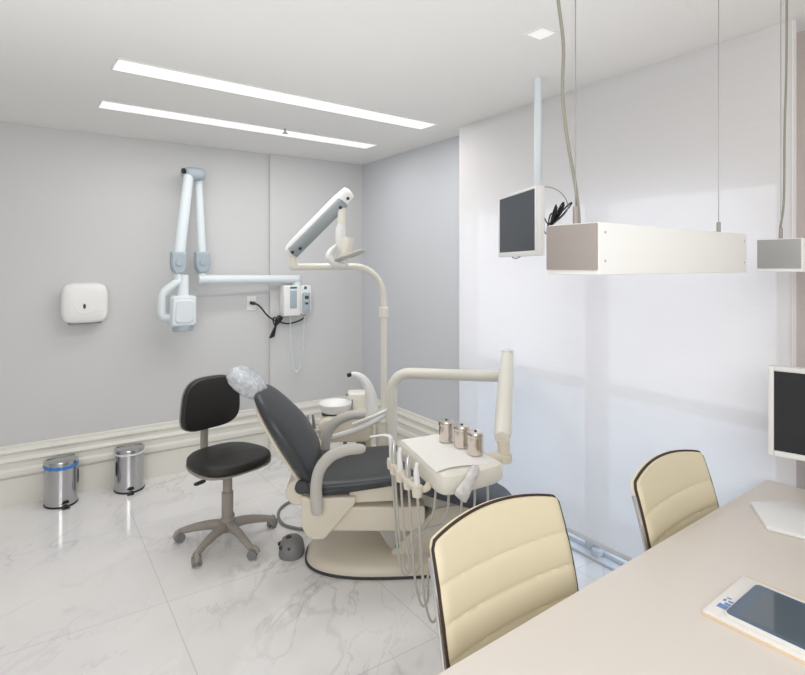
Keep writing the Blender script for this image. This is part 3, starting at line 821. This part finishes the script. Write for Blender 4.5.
# chassis and brackets
b = B(); prism(b, [(-0.16, 0.245), (0.27, 0.228), (0.33, 0.27), (0.33, 0.352), (-0.10, 0.365), (-0.16, 0.35)], -0.225, 0.225, 0.012, 3); obj('chassis', b, 'cream', t)
b = B(); box(b, (-0.16, -0.226, 0.262), (0.30, -0.224, 0.266)); b.free()
b = B(); prism(b, [(-0.05, 0.385), (0.175, 0.39), (0.175, 0.47), (-0.05, 0.455)], -0.232, 0.232, 0.006); obj('seat_frame', b, 'cream', t)
for s in (-1, 1):
    b = B(); prism(b, [(-0.287, 0.44), (-0.282, 0.285), (-0.262, 0.245), (-0.228, 0.222), (-0.172, 0.222), (-0.022, 0.392), (-0.015, 0.425), (-0.10, 0.428), (-0.24, 0.425)], s * 0.20, s * 0.262, 0.010, 3)
    obj('side_bracket', b, 'cream', t)
b = B(); cyl(b, (-0.305, -0.225, 0.44), (-0.305, 0.225, 0.44), 0.062, seg=32); obj('back_hinge', b, 'cream', t)
b = B(); cyl(b, (-0.285, -0.258, 0.478), (-0.285, -0.225, 0.478), 0.032); obj('hinge_knob', b, 'darkgrey', t)
# upholstery sections across the chair
def pad_section(c, tdir, ndir, hw, th, bulge=0.0, n=24, e=0.5):
    """rounded-rect section; c centre of the underside, tdir unused, ndir surface normal (x,z)"""
    pts = []
    for k in range(n * 2):
        a = 2 * PI * k / (n * 2)
        y = hw * sgnpow(math.cos(a), e); q = th / 2 + th / 2 * sgnpow(math.sin(a), e)
        if math.sin(a) > 0: q += bulge * (1 - (y / hw) ** 2)
        pts.append((c[0] + ndir[0] * q, y, c[1] + ndir[1] * q))
    return pts
def pad(profile, bm, nsub=6):
    """profile: list of (x, z, nx, nz, halfwidth, thickness, bulge) along the pad"""
    P = smooth_pts([(p[0], p[1], 0) for p in profile], nsub); Nn = smooth_pts([(p[2], p[3], 0) for p in profile], nsub); Q = smooth_pts([(p[4], p[5], p[6]) for p in profile], nsub)
    loft(bm, [pad_section((P[i].x, P[i].y), None, Nn[i].normalized()[:2], max(Q[i].x, 0.004), max(Q[i].y, 0.004), Q[i].z) for i in range(len(P))])
b = B(); pad([(-0.285, 0.450, -0.3, 0.95, 0.20, 0.03, 0), (-0.272, 0.428, -0.15, 1, 0.245, 0.085, 0.0), (-0.20, 0.420, 0, 1, 0.26, 0.088, -0.004), (-0.05, 0.433, -0.02, 1, 0.262, 0.080, -0.008), (0.10, 0.450, -0.05, 1, 0.258, 0.072, -0.004), (0.20, 0.462, 0.12, 1, 0.252, 0.064, 0.004), (0.26, 0.452, 0.35, 0.94, 0.244, 0.062, 0.006), (0.272, 0.450, 0.5, 0.85, 0.23, 0.05, 0.0)], b)
obj('seat', b, 'vinyl', t, ang=60)
b = B(); pad([(0.262, 0.432, 0.35, 0.94, 0.20, 0.045, 0.0), (0.30, 0.405, 0.36, 0.93, 0.226, 0.085, 0.004), (0.45, 0.352, 0.33, 0.94, 0.226, 0.088, 0.008), (0.62, 0.298, 0.30, 0.95, 0.215, 0.080, 0.008), (0.74, 0.262, 0.28, 0.96, 0.195, 0.070, 0.006), (0.82, 0.240, 0.28, 0.96, 0.15, 0.055, 0.003), (0.852, 0.236, 0.28, 0.96, 0.07, 0.03, 0.0)], b)
obj('leg_rest', b, 'vinyl_blue', t, ang=60)
b = B(); prism(b, [(0.28, 0.33), (0.32, 0.395), (0.78, 0.245), (0.74, 0.225), (0.40, 0.29)], -0.12, 0.12, 0.008); obj('leg_rest_support', b, 'armgrey', t)
# backrest: along d from bottom to top; front normal nrm
d = Vector((-0.242, 0.378)).normalized(); nrm = Vector((0.842, 0.539)).normalized()
b0 = Vector((-0.290, 0.490))
def bp(s, hw, th, bl, off=0.0):
    p = b0 + d * s + nrm * off
    return (p.x, p.y, nrm.x, nrm.y, hw, th, bl)
b = B(); pad([bp(-0.055, 0.16, 0.02, 0, 0.02), bp(-0.035, 0.225, 0.06, 0.005), bp(0.06, 0.245, 0.085, 0.030), bp(0.20, 0.250, 0.082, 0.045), bp(0.32, 0.235, 0.070, 0.030), bp(0.42, 0.190, 0.055, 0.014), bp(0.468, 0.145, 0.042, 0.005), bp(0.485, 0.10, 0.02, 0, 0.01)], b)
obj('backrest', b, 'vinyl', t, ang=60)
b = B(); pad([bp(-0.03, 0.17, 0.02, 0, -0.012), bp(0.02, 0.215, 0.03, 0, -0.024), bp(0.20, 0.225, 0.032, 0, -0.024), bp(0.36, 0.195, 0.030, 0, -0.022), bp(0.44, 0.15, 0.018, 0, -0.012)], b)
obj('backrest_shell', b, 'cream', t, ang=60)
hp = b0 + d * 0.46
b = B(); tube(b, [(hp.x + 0.02, 0, hp.y - 0.02), (hp.x - 0.02, 0, hp.y + 0.035), (-0.590, 0, 0.945)], [0.013, 0.013, 0.013], seg=10, n=3, flat=3.2, up=(0.842, 0, 0.539)); obj('headrest_bar', b, 'white', t)
hd_ = Vector((-0.17, 0.13)).normalized()
hm = Matrix(((hd_.x, 0, hd_.y * -1 * -1, -0.602), (0, 1, 0, 0.0), (hd_.y, 0, -hd_.x, 0.948), (0, 0, 0, 1)))
b = B(); superell(b, (0, 0, 0), (0.092, 0.105, 0.044), 0.7, 0.75, 40, 20, mx=hm); hr = obj('headrest', b, 'vinyl', t, ang=60)
def crump(p):
    n = noise.noise(p * 28) * 0.010 + noise.noise(p * 60 + Vector((3, 1, 2))) * 0.006
    return p * (1 + n / 0.12)
b = B(); superell(b, (0, 0, 0), (0.106, 0.118, 0.056), 0.75, 0.8, 72, 36, mx=hm, fn=crump); obj('plastic_cover', b, 'film', hr, ang=30, label='crumpled clear plastic cover over the headrest')
# armrests
for s in (-1, 1):
    b = B(); y = s * 0.305
    tube(b, [(-0.200, y, 0.372), (-0.203, y, 0.40), (-0.208, y, 0.50), (-0.190, y, 0.585), (-0.140, y, 0.645), (-0.065, y, 0.676), (0.005, y, 0.680), (0.030, y, 0.677)], [0.022, 0.027, 0.026, 0.026, 0.026, 0.025, 0.022, 0.012], seg=14, n=5, flat=1.1, up=(0, 1, 0))
    obj('armrest', b, 'armgrey', t, ang=60)
    
b = B(); tube(b, [(1.44, 2.86, 0.03), (1.364, 2.963, 0.012), (1.301, 3.036, 0.010), (1.261, 3.124, 0.010), (1.280, 3.250, 0.010), (1.340, 3.345, 0.010), (1.44, 3.395, 0.010), (1.52, 3.34, 0.01), (1.56, 3.20, 0.01)], 0.009, seg=8, n=6)
obj('floor_hose', b, 'midgrey', t, W)
# foot control
t = thing('foot_control', 'grey rounded foot control lying on floor behind the dental chair base', 'foot pedal', (1.182, 2.803, 0), RC); t.scale = (0.84, 0.84, 0.95)
b = B(); rings = [[(x, y, z) for x, y in sell2(0.082 * s, 0.105 * s, 2.3, 0, 0, 40)] for s, z in ((0.98, 0), (1.0, 0.006), (0.97, 0.035), (0.86, 0.065), (0.66, 0.082), (0.3, 0.090))]
loft(b, rings); obj('housing', b, 'midgrey', t)
for (x, y, z) in ((-0.055, -0.055, 0.055), (-0.072, 0.01, 0.05), (-0.05, 0.06, 0.055), (-0.005, -0.075, 0.058), (-0.02, 0.0, 0.088)):
    b = B(); superell(b, (x, y, z), (0.020, 0.020, 0.012), 0.8, 1, 16, 8); obj('button', b, 'darkgrey', t)
# ------------------------------------------------------------------ cuspidor
t = thing('cuspidor_unit', 'cream spittoon unit with round white bowl and curved spout behind dental chair', 'spittoon', tuple(S @ Vector((0.02, 0.50, 0))), RC)
b = B(); prism(b, [(-0.26, 0.49), (-0.20, 0.475), (0.04, 0.470), (0.075, 0.49), (0.075, 0.60), (0.05, 0.635), (-0.22, 0.625), (-0.265, 0.59)], 0.43, 0.70, 0.020, 3); obj('housing', b, 'cream', t, S)
b = B(); box(b, (-0.09, 0.62, 0.61), (0.06, 0.74, 0.735), 0.015, 3); obj('cup_filler_box', b, 'pole', t, S)
b = B(); lathe(b, [(0.07, 0.625), (0.088, 0.640), (0.103, 0.672), (0.106, 0.690), (0.102, 0.694), (0.094, 0.685), (0.070, 0.660), (0.02, 0.650)], (-0.165, 0.56, 0.0), 36); obj('bowl', b, 'white', t, S)
b = B(); lathe(b, [(0.075, 0.612), (0.086, 0.618), (0.086, 0.634), (0.07, 0.640)], (-0.165, 0.56, 0.0), 30); obj('bowl_gasket', b, 'darkgrey', t, S)
b = B(); tube(b, [(0.070, 0.50, 0.56), (0.072, 0.50, 0.68), (0.055, 0.505, 0.78), (0.018, 0.51, 0.845), (-0.025, 0.515, 0.875), (-0.06, 0.52, 0.880)], [0.046, 0.040, 0.032, 0.026, 0.020, 0.014], seg=14, n=5, flat=0.9); sp = obj('spout', b, 'white', t, S)
b = B(); cyl(b, (-0.055, 0.519, 0.880), (-0.085, 0.525, 0.872), 0.013); obj('spout_tip', b, 'black', sp, S)
b = B(); tube(b, [(-0.085, 0.66, 0.71), (-0.09, 0.62, 0.73), (-0.10, 0.58, 0.72)], 0.008, seg=8, n=4); cyl(b, (-0.055, 0.52, 0.635), (-0.055, 0.52, 0.72), 0.005); obj('water_tube', b, 'steel', t, S)
for x in (-0.10, 0.0):
    b = B(); box(b, (x - 0.012 if x < 0 else x - 0.03, 0.50, 0.30), (x + 0.012 if x < 0 else x + 0.03, 0.56, 0.48), 0.004); obj('bracket', b, 'midgrey', t, S)
b = B(); box(b, (-0.02, 0.54, 0.0), (0.07, 0.68, 0.48), 0.02, 3); obj('pedestal', b, 'cream', t, S)
b = B(); tube(b, [(-0.21, 0.38, 0.52), (-0.10, 0.385, 0.545), (0.02, 0.39, 0.585), (0.12, 0.40, 0.635), (0.17, 0.43, 0.655)], [0.012, 0.016, 0.016, 0.016, 0.012], seg=10, n=4, flat=0.7); tube(b, [(-0.05, 0.385, 0.60), (0.05, 0.39, 0.635), (0.13, 0.40, 0.665), (0.17, 0.43, 0.675)], 0.010, seg=10, n=4); obj('suction_hose', b, 'white', t, S)
b = B(); box(b, (-0.36, 0.42, 0.535), (-0.25, 0.47, 0.560), 0.006); holder = obj('instrument_holder', b, 'armgrey', t, S)
for (x, y, m_) in ((-0.345, 0.430, 'chrome'), (-0.315, 0.440, 'chrome'), (-0.285, 0.450, 'midgrey')):
    b = B(); tube(b, [(x, y, 0.40), (x, y, 0.50), (x - 0.004, y, 0.57), (x - 0.012, y, 0.645)], [0.009, 0.013, 0.011, 0.006], seg=10, n=3); obj('suction_handpiece', b, m_, holder, S)

# ------------------------------------------------------------------ operating light on its pole
PX = Vector((1.842, 2.905))                          # foot of the pole
t = thing('operating_light', 'dental operating light on a tall cream pole with angled grey spring arm', 'lamp', (PX.x, PX.y, 0))
b = B(); cyl(b, (PX.x, PX.y, 0.0), (PX.x, PX.y, 0.60), 0.048); cyl(b, (PX.x, PX.y, 0.59), (PX.x, PX.y, 0.66), 0.052, 0.040); obj('pole_sleeve', b, 'pole', t, W)
A1 = Vector((1.221, 2.920))
dirn = (A1 - PX).normalized()
pp = [(PX.x, PX.y, 0.62), (PX.x, PX.y, 1.0), (PX.x, PX.y, 1.36)]
for k in range(1, 9):
    a = PI / 2 * k / 8; r_ = 0.205
    pp.append((PX.x + dirn.x * r_ * (1 - math.cos(a)), PX.y + dirn.y * r_ * (1 - math.cos(a)), 1.36 + r_ * math.sin(a)))
pp.append((A1.x - dirn.x * 0.15, A1.y - dirn.y * 0.15, 1.564)); pp.append((A1.x, A1.y, 1.562))
b = B(); tube(b, pp, 0.0195, seg=16); pl = obj('pole', b, 'pole', t, W)
b = B(); cyl(b, (PX.x, PX.y, 1.245), (PX.x, PX.y, 1.31), 0.030); obj('collar', b, 'pole', pl, W)
b = B(); cyl(b, (A1.x + 0.02, A1.y, 1.56), (A1.x + 0.02, A1.y, 1.655), 0.026); obj('swivel', b, 'pole', t, W)
s0 = Vector((1.225, 2.915, 1.655)); s1 = Vector((1.450, 2.66, 1.968))
b = B(); ax_ = (s1 - s0).normalized(); lat_ = Vector((0.826, -0.564, 0)) ; up_ = Vector((-0.3, 0.2, 0.9))
tube(b, [s0 - ax_ * 0.02, s0 - ax_ * 0.012, s0 + ax_ * 0.03, s1 - ax_ * 0.06, s1 + ax_ * 0.012, s1 + ax_ * 0.02], [0.02, 0.036, 0.044, 0.044, 0.036, 0.02], seg=20, flat=0.95); sa = obj('spring_arm', b, 'white', t, W)
tocam = Vector((-0.45, -0.88, -0.10)); rdn = Vector((0.826 * 0.72, -0.564 * 0.72, -0.69))
b = B(); off = tocam * 0.018 + rdn * 0.0135
tube(b, [s0 - ax_ * 0.004 + off, s0 + ax_ * 0.004 + off, s1 - ax_ * 0.052 + off, s1 - ax_ * 0.044 + off], [0.02, 0.037, 0.037, 0.02], seg=18, flat=1.0); obj('arm_cover', b, 'arm_cover', sa, W)
for q in (s0 + ax_ * 0.006 + tocam * 0.052 + rdn * 0.012, s0 + ax_ * 0.052 + tocam * 0.052 + rdn * 0.028, s1 - ax_ * 0.020 + tocam * 0.046 + rdn * 0.020, s1 - ax_ * 0.085 + tocam * 0.050 + rdn * 0.026):
    b = B(); cyl(b, q, q + tocam * 0.008, 0.009, seg=12); obj('arm_bolt', b, 'black', sa, W)
b = B(); tube(b, [(1.428, 2.664, 1.95), (1.418, 2.668, 1.87)], 0.019, seg=12); cyl(b, (1.416, 2.668, 1.80), (1.416, 2.668, 1.88), 0.022); obj('drop_tube', b, 'pole', t, W)
def camv(r_, dpt, z): return Vector((r_ * 0.826 + dpt * 0.564, -r_ * 0.564 + dpt * 0.826, z))
hc = Vector((1.416, 2.666, 1.640))
b = B(); tube(b, [hc + camv(0.0, 0, 0.165), hc + camv(-0.006, 0, 0.12), hc + camv(-0.004, 0, 0.05), hc + camv(0.0, 0, 0.0)], [0.020, 0.030, 0.028, 0.022], seg=12, n=4, flat=0.7); obj('yoke', b, 'white', t, W)
b = B(); tube(b, [hc + camv(0.010, 0, -0.045), hc + camv(0.022, 0, 0.02), hc + camv(0.036, 0.0, 0.085)], [0.034, 0.036, 0.033], seg=16, n=3); lh = obj('lamp_body', b, 'pole', t, W)
dx_ = camv(0.170, -0.03, 0.062); nv = camv(-0.34, 0.05, 0.93).normalized(); side_ = dx_.normalized().cross(nv).normalized()
mm = Matrix.Identity(4)
for i, vec in enumerate((dx_.normalized(), side_, nv)):
    for j in range(3): mm[j][i] = vec[j]
for j in range(3): mm[j][3] = (hc + camv(0.048, -0.05, -0.014))[j]
b = B(); loft(b, [[(x * s, y * s, z - 0.30 * y * y) for x, y in sell2(0.085, 0.085, 2.2, 0, 0, 40)] for s, z in ((0.5, -0.009), (0.95, -0.008), (1.0, -0.003), (1.0, 0.003), (0.95, 0.007), (0.3, 0.010))], mx=mm); obj('reflector_shield', b, 'armgrey', lh, W)
b = B(); tube(b, [hc + camv(-0.022, -0.03, 0.045), hc + camv(-0.055, -0.03, 0.005), hc + camv(-0.058, -0.03, -0.030), hc + camv(-0.015, -0.03, -0.062), hc + camv(0.040, -0.03, -0.066)], [0.006, 0.020, 0.026, 0.020, 0.006], seg=12, n=5, flat=1.5); obj('handle_guard', b, 'white', lh, W)

# ------------------------------------------------------------------ delivery unit
D0 = Vector((1.835, 2.800)); D1 = Vector((2.285, 2.300))
t = thing('instrument_delivery_unit', 'cream dental instrument table on a jointed arm, with hanging handpieces and hoses', 'instrument table', (D0.x, D0.y, 0.40))
dn = (D1 - D0).normalized()
pp = [(D0.x, D0.y, 0.40), (D0.x, D0.y, 0.60), (D0.x, D0.y, 0.80)]
for k in range(1, 9):
    a = PI / 2 * k / 8; r_ = 0.115
    pp.append((D0.x + dn.x * r_ * (1 - math.cos(a)), D0.y + dn.y * r_ * (1 - math.cos(a)), 0.80 + r_ * math.sin(a)))
pp.append((D1.x, D1.y, 0.922))
b = B(); tube(b, pp, 0.033, seg=16); obj('swing_arm', b, 'pole', t, W)
b = B(); cyl(b, (D1.x, D1.y - 0.01, 0.90), (D1.x + 0.035, D1.y - 0.035, 0.905), 0.022); obj('end_cap', b, 'midgrey', t, W)
e0 = Vector((2.282, 2.262, 1.050)); e1 = Vector((1.742, 1.757, 0.815))
b = B(); ea = (e1 - e0).normalized()
tube(b, [e0 - ea * 0.03, e0 - ea * 0.02, e0 + ea * 0.05, e0 + ea * 0.25, e1 - ea * 0.20, e1 - ea * 0.03, e1 + ea * 0.03, e1 + ea * 0.035], [0.02, 0.034, 0.040, 0.042, 0.043, 0.041, 0.036, 0.01], seg=18, flat=0.95); sa = obj('spring_arm', b, 'pole', t, W)
b = B(); cyl(b, e0 + Vector((0.0, 0, -0.16)), e0 + Vector((0, 0, 0.035)), 0.036, 0.034); obj('arm_joint', b, 'bluewhite', sa, W)
b = B(); cyl(b, (1.734, 1.742, 0.705), (1.734, 1.742, 0.80), 0.027); cyl(b, (1.734, 1.742, 0.70), (1.734, 1.742, 0.735), 0.036); tube(b, [(1.73, 1.745, 0.72), (1.55, 1.80, 0.72)], 0.026, seg=12, flat=1.2); obj('table_knuckle', b, 'cream', t, W)
b = B()
rings = []
outl = [(1.287, 1.655), (1.292, 1.618), (1.320, 1.598), (1.42, 1.585), (1.53, 1.582), (1.568, 1.592), (1.585, 1.63), (1.612, 2.00), (1.606, 2.028), (1.58, 2.042), (1.42, 2.066), (1.385, 2.060), (1.375, 2.03)]
outl = [(p.x, p.y) for p in smooth_pts([(x, y, 0) for x, y in outl] + [(*outl[0], 0)], 3)[:-1]]
cx_ = sum(p[0] for p in outl) / len(outl); cy_ = sum(p[1] for p in outl) / len(outl)
for s, z in ((0.80, 0.690), (0.93, 0.694), (0.985, 0.708), (1.0, 0.730), (1.0, 0.752), (0.985, 0.768), (0.95, 0.774), (0.5, 0.774)):
    rings.append([(cx_ + (x - cx_) * s, cy_ + (y - cy_) * s, z) for x, y in outl])
loft(b, rings); tb = obj('tray_table', b, 'pole', t, W)
# wrapped handle
b = B()
def crump2(p): return p * (1 + 0.10 * noise.noise(p * 40) + 0.05 * noise.noise(p * 90))
hA = Vector((1.412, 1.572, 0.785)); hB = Vector((1.320, 1.545, 0.715))
tube(b, [hA + Vector((0.035, 0.035, -0.03)), hA, hA.lerp(hB, 0.3), hA.lerp(hB, 0.6), hB, hB + (hB - hA) * 0.06], [0.014, 0.020, 0.022, 0.024, 0.030, 0.016], seg=14, n=4, flat=0.8)
for v in b.verts:
    v.co += v.normal * 0 + Vector((noise.noise(v.co * 60), noise.noise(v.co * 60 + Vector((5, 0, 0))), noise.noise(v.co * 60 + Vector((0, 5, 0))))) * 0.005
obj('wrapped_handle', b, 'whitefilm', t, W, ang=30, label='table handle wrapped in white plastic')
# handpiece holders, handpieces and hoses along the side facing the patient
b = B(); tube(b, [(1.392, 2.03, 0.735), (1.310, 1.99, 0.72), (1.262, 1.86, 0.715), (1.238, 1.74, 0.708), (1.243, 1.705, 0.704), (1.275, 1.700, 0.702), (1.32, 1.74, 0.700)], 0.012, seg=10, n=4, flat=1.2); rail = obj('holder_rail', b, 'cream', t, W)
hps = [(1.322, 2.005, 'hx'), (1.298, 1.945, 'h'), (1.274, 1.865, 'h'), (1.258, 1.785, 'h'), (1.243, 1.705, 'h')]
floorend = [(1.30, 1.80), (1.29, 1.76), (1.27, 1.70), (1.25, 1.66), (1.24, 1.62)]
for i, (x, y, kind) in enumerate(hps):
    b = B(); lathe(b, [(0.010, -0.028), (0.019, -0.024), (0.022, 0.0), (0.020, 0.018), (0.013, 0.022)], (x - 0.012, y - 0.004, 0.705), 18); hd2 = obj('holder_cup', b, 'cream', rail, W)
    x -= 0.012; y -= 0.004
    b = B()
    top = 0.805 - 0.004 * i
    if kind == 'hx':
        tube(b, [(x, y, 0.69), (x, y, 0.76), (x - 0.006, y, 0.815), (x - 0.03, y + 0.015, 0.828), (x - 0.085, y + 0.045, 0.822)], [0.010, 0.012, 0.010, 0.005, 0.0035], seg=10, n=4)
    else:
        tube(b, [(x, y, 0.69), (x, y, 0.72), (x - 0.004, y, 0.765), (x - 0.002, y + 0.004, top), (x + 0.006, y + 0.008, top + 0.018)], [0.010, 0.012, 0.0115, 0.0085, 0.0075], seg=10, n=4)
    hpc = obj('handpiece', b, 'silver' if i % 2 else 'white', t, W)
    lo = 0.20 + 0.045 * (i % 3) + (0.0 if i != 4 else -0.06)
    ex, ey = 1.40 + 0.045 * i, 1.80 - 0.03 * i
    b = B(); tube(b, [(x, y, 0.70), (x + 0.004, y - 0.005, 0.60), (x + 0.012, y - 0.012, 0.45), (x + 0.020, y - 0.02, lo + 0.11), (x + 0.045, y - 0.028, lo + 0.015), (x + 0.075, y - 0.03, lo + 0.03), (x + 0.092, y - 0.03, lo + 0.16), (ex - 0.03, ey - 0.005, 0.52), (ex, ey, 0.66), (ex, ey, 0.70)], 0.0052, seg=8, n=6)
    obj('hose', b, 'armgrey', hpc, W)

# paper sheet over the table
pz = lambda x, y: 0.7765 - 0.9 * max(0.0, 1.625 - y) ** 1.6 - 0.5 * max(0, 1.30 - x) ** 1.5
b = B(); n_ = 14
c00, c10, c11, c01 = Vector((1.285, 1.645)), Vector((1.572, 1.625)), Vector((1.600, 2.020)), Vector((1.392, 2.050))
g = [[None] * (n_ + 1) for _ in range(n_ + 1)]
for j in range(n_ + 1):
    for i in range(n_ + 1):
        u, v = i / n_, j / n_
        p = c00 * (1 - u) * (1 - v) + c10 * u * (1 - v) + c11 * u * v + c01 * (1 - u) * v
        if v == 0: p.y += 0.012 * math.sin(u * 5.5 + 0.6)
        z = 0.7762 + 0.0015 * (1 + noise.noise(Vector((p.x * 9, p.y * 9, 0)))) + (0.004 * math.sin(u * 5) if v == 0 else 0)
        g[j][i] = b.verts.new((p.x, p.y, z))
for j in range(n_):
    for i in range(n_): b.faces.new([g[j][i], g[j][i + 1], g[j + 1][i + 1], g[j + 1][i]])
bmesh.ops.recalc_face_normals(b, faces=b.faces)
bmesh.ops.solidify(b, geom=list(b.faces), thickness=0.0006)
solo('paper_liner', b, 'paper', 'white paper sheet spread over the dental instrument table', 'paper', (0, 0, 0))

def canister(x, y, label):
    t = thing('steel_canister', label, 'canister', (x, y, 0.7805), 0, 'steel canisters on the instrument table'); t.scale = (1, 1, 0.88)
    b = B(); lathe(b, [(0.030, 0), (0.033, 0.002), (0.033, 0.088), (0.031, 0.090)], seg=32); obj('body', b, 'warmsteel', t)
    b = B(); lathe(b, [(0.0345, 0.083), (0.0355, 0.086), (0.0355, 0.102), (0.033, 0.106), (0.012, 0.108)], seg=32); l = obj('lid', b, 'warmsteel', t)
    b = B(); lathe(b, [(0.005, 0.1075), (0.006, 0.109), (0.005, 0.112), (0.002, 0.1125)], seg=20); obj('lid_knob', b, 'black', l)
canister(1.548, 1.915, 'small polished steel canister on instrument table, farthest of three from the camera')
canister(1.556, 1.818, 'small polished steel canister on instrument table, standing between two others')
canister(1.542, 1.714, 'small polished steel canister on instrument table, nearest of three to the camera')

# ------------------------------------------------------------------ light
wd = bpy.data.worlds.new('sky'); scn.world = wd; wd.use_nodes = True
wn = wd.node_tree; bg = wn.nodes['Background']
bg.inputs['Color'].default_value = (0.985, 0.985, 1.0, 1); bg.inputs['Strength'].default_value = 1.85
def area(name, loc, rot, sx, sy, power, col=(1, 1, 1)):
    l = bpy.data.lights.new(name, 'AREA'); l.shape = 'RECTANGLE'; l.size = sx; l.size_y = sy; l.energy = power; l.color = col
    o = bpy.data.objects.new(name, l); COL.objects.link(o); o.location = loc; o.rotation_euler = rot
    return o
area('added_room_fill', (-0.9, -1.2, 2.2), (R(38), 0, R(-25)), 2.2, 1.4, 68, (0.99, 0.99, 1.0))  # unseen fill lamp added behind the camera to brighten the room
area('added_ceiling_fill', (0.1, 0.7, 1.70), (PI, 0, 0), 3.4, 3.6, 16, (0.97, 0.99, 1.0))  # unseen upward-facing lamp, added only to lift the ceiling brightness
area('strip_glow_near', (1.26, 2.865, 2.49), (0, 0, TILT), 1.8, 0.15, 10, (1, 0.99, 0.98))
area('strip_glow_back', (1.265, 3.605, 2.49), (0, 0, TILT), 1.8, 0.15, 8, (1, 0.99, 0.98))
scn.view_settings.view_transform = 'Standard'
scn.view_settings.look = 'None'
scn.view_settings.exposure = 0.09
scn.cycles.max_bounces = 10
scn.cycles.diffuse_bounces = 6
scn.cycles.transparent_max_bounces = 12
